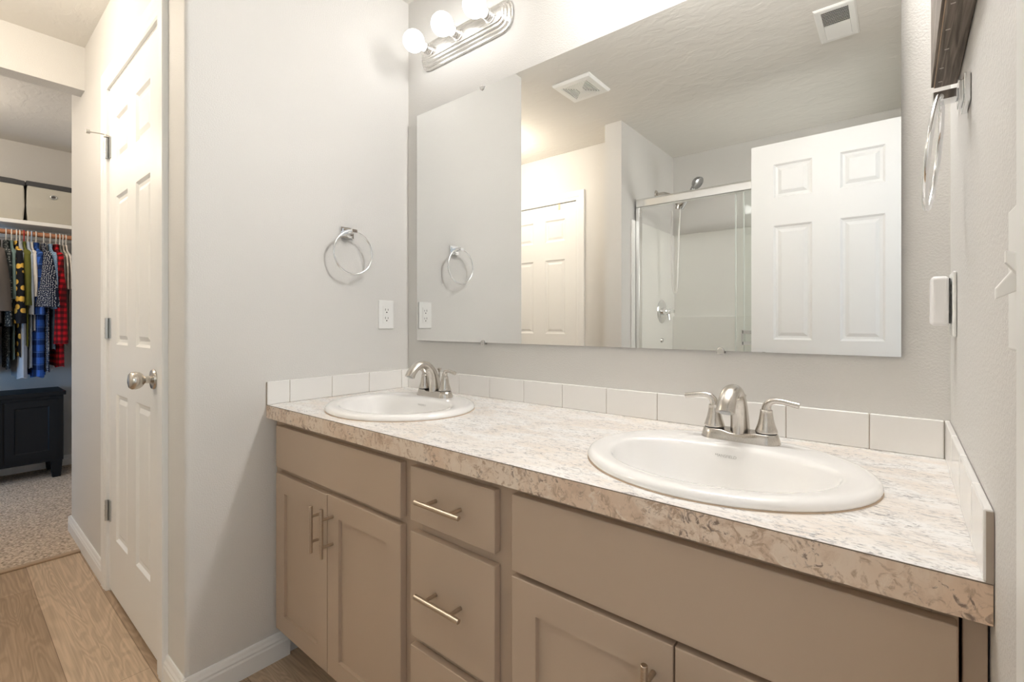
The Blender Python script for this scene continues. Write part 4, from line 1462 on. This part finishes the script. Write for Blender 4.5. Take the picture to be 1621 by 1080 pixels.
G = [  # kind, label, category, y, fabric, hem z, half thickness, sleeve, seed, sleeve half widths, half width of the shoulders, reach
    ('jacket', 'taupe grey jacket at the left edge of the closet opening', 'jacket', -0.992, 'taupe', 1.10, 0.020, 0.40, 1, 0.022, 0.058, 0.225, 0.035),
    ('dotted_shirt', 'long navy shirt with fine dots, leftmost and lowest hanging', 'shirt', -1.045, 'navydot', 0.74, 0.040, 0.72, 2, 0.022, 0.040, 0.200, 0.02),
    ('shirt', 'charcoal shirt with white specks behind the taupe jacket', 'shirt', -0.952, 'charcoal', 0.80, 0.013, 0.50, 3, 0.016, 0.020, 0.190, 0.02),
    ('shirt', 'grey-teal shirt between the charcoal and the lemon-print shirts', 'shirt', -0.926, 'teal', 0.86, 0.009, 0.32, 4, 0.010, 0.013, 0.190, 0.02),
    ('printed_shirt', 'black shirt with a yellow lemon print', 'shirt', -0.902, 'lemon', 0.88, 0.011, 0.48, 5, 0.016, 0.026, 0.215, 0.03),
    ('shirt', 'olive green shirt right of the lemon-print shirt', 'shirt', -0.866, 'olive', 0.95, 0.010, 0.36, 6, 0.018, 0.024, 0.205, 0.025),
    ('shirt', 'long pale grey-blue shirt reaching low between the lemon and plaid shirts', 'shirt', -0.886, 'denim', 0.735, 0.030, 0, 7, 0.02, 0.03, 0.215, 0.02),
    ('shirt', 'pale blue shirt with its shoulder showing right of the olive one', 'shirt', -0.847, 'paleblue', 0.80, 0.012, 0.42, 8, 0.012, 0.014, 0.195, 0.02),
    ('shirt', 'white shirt right of the pale blue one', 'shirt', -0.829, 'white', 1.05, 0.008, 0.30, 9, 0.012, 0.016, 0.195, 0.02),
    ('plaid_shirt', 'long blue plaid shirt in the middle of the row', 'shirt', -0.806, 'blueplaid', 0.735, 0.036, 0.42, 10, 0.016, 0.024, 0.210, 0.02),
    ('polka_dot_shirt', 'navy shirt with white polka dots and a wide sleeve', 'shirt', -0.768, 'polka', 0.77, 0.014, 0.37, 11, 0.018, 0.060, 0.225, 0.045),
    ('shirt', 'light blue chambray shirt between the polka-dot and red shirts', 'shirt', -0.734, 'chambray', 0.92, 0.010, 0.38, 12, 0.018, 0.020, 0.200, 0.02),
    ('checked_shirt', 'red and black buffalo check shirt at the right end of the row', 'shirt', -0.704, 'redcheck', 0.80, 0.030, 0.62, 13, 0.018, 0.038, 0.205, 0.03),
    ('shirt', 'grey shirt peeking out behind the red check shirt', 'shirt', -0.684, 'grey', 0.90, 0.006, 0.20, 14, 0.007, 0.007, 0.185, 0.01),
    ('shirt', 'cream striped shirt, second from the right end', 'shirt', -0.668, 'cream', 0.95, 0.006, 0.24, 15, 0.007, 0.007, 0.190, 0.01),
    ('shirt', 'off-white shirt at the very right end against the closet wall', 'shirt', -0.651, 'white', 0.98, 0.006, 0.24, 16, 0.006, 0.006, 0.190, 0.01),
]
for nm, lb, ct_, y, fb, hem, th, sl, sd_, a0, a1, hw__, rc__ in G:
    garment(nm, lb, ct_, y, FB[fb], hem, th, sl, sd_, hw=hw__, sw0=a0, sw1=a1, reach=rc__)
hw_, hr_, hb_ = mat('white_hanger_plastic', (0.75, 0.73, 0.70), 0.4), mat('red_hanger_plastic', (0.45, 0.03, 0.03), 0.4), mat('pale_blue_hanger_plastic', (0.45, 0.55, 0.72), 0.4)
HG = {0: (hr_, 'red plastic hanger holding the taupe jacket'), 5: (hr_, 'red plastic hanger holding the olive shirt'), 8: (hb_, 'pale blue plastic hanger holding the white shirt')}
for i, g in enumerate(G):
    m_, lb = HG.get(i, (hw_, 'white plastic hanger holding the ' + {1: 'long fine-dotted navy shirt', 2: 'charcoal speckled shirt', 3: 'grey-teal shirt', 4: 'lemon-print shirt', 6: 'long pale grey-blue shirt',
                        7: 'pale blue shirt', 9: 'blue plaid shirt', 10: 'polka-dot shirt', 11: 'light blue chambray shirt', 12: 'red check shirt', 13: 'grey shirt behind the red one', 14: 'cream striped shirt',
                        15: 'off-white shirt against the closet wall'}.get(i, 'shirt')))
    hanger(g[3], lb, m_)
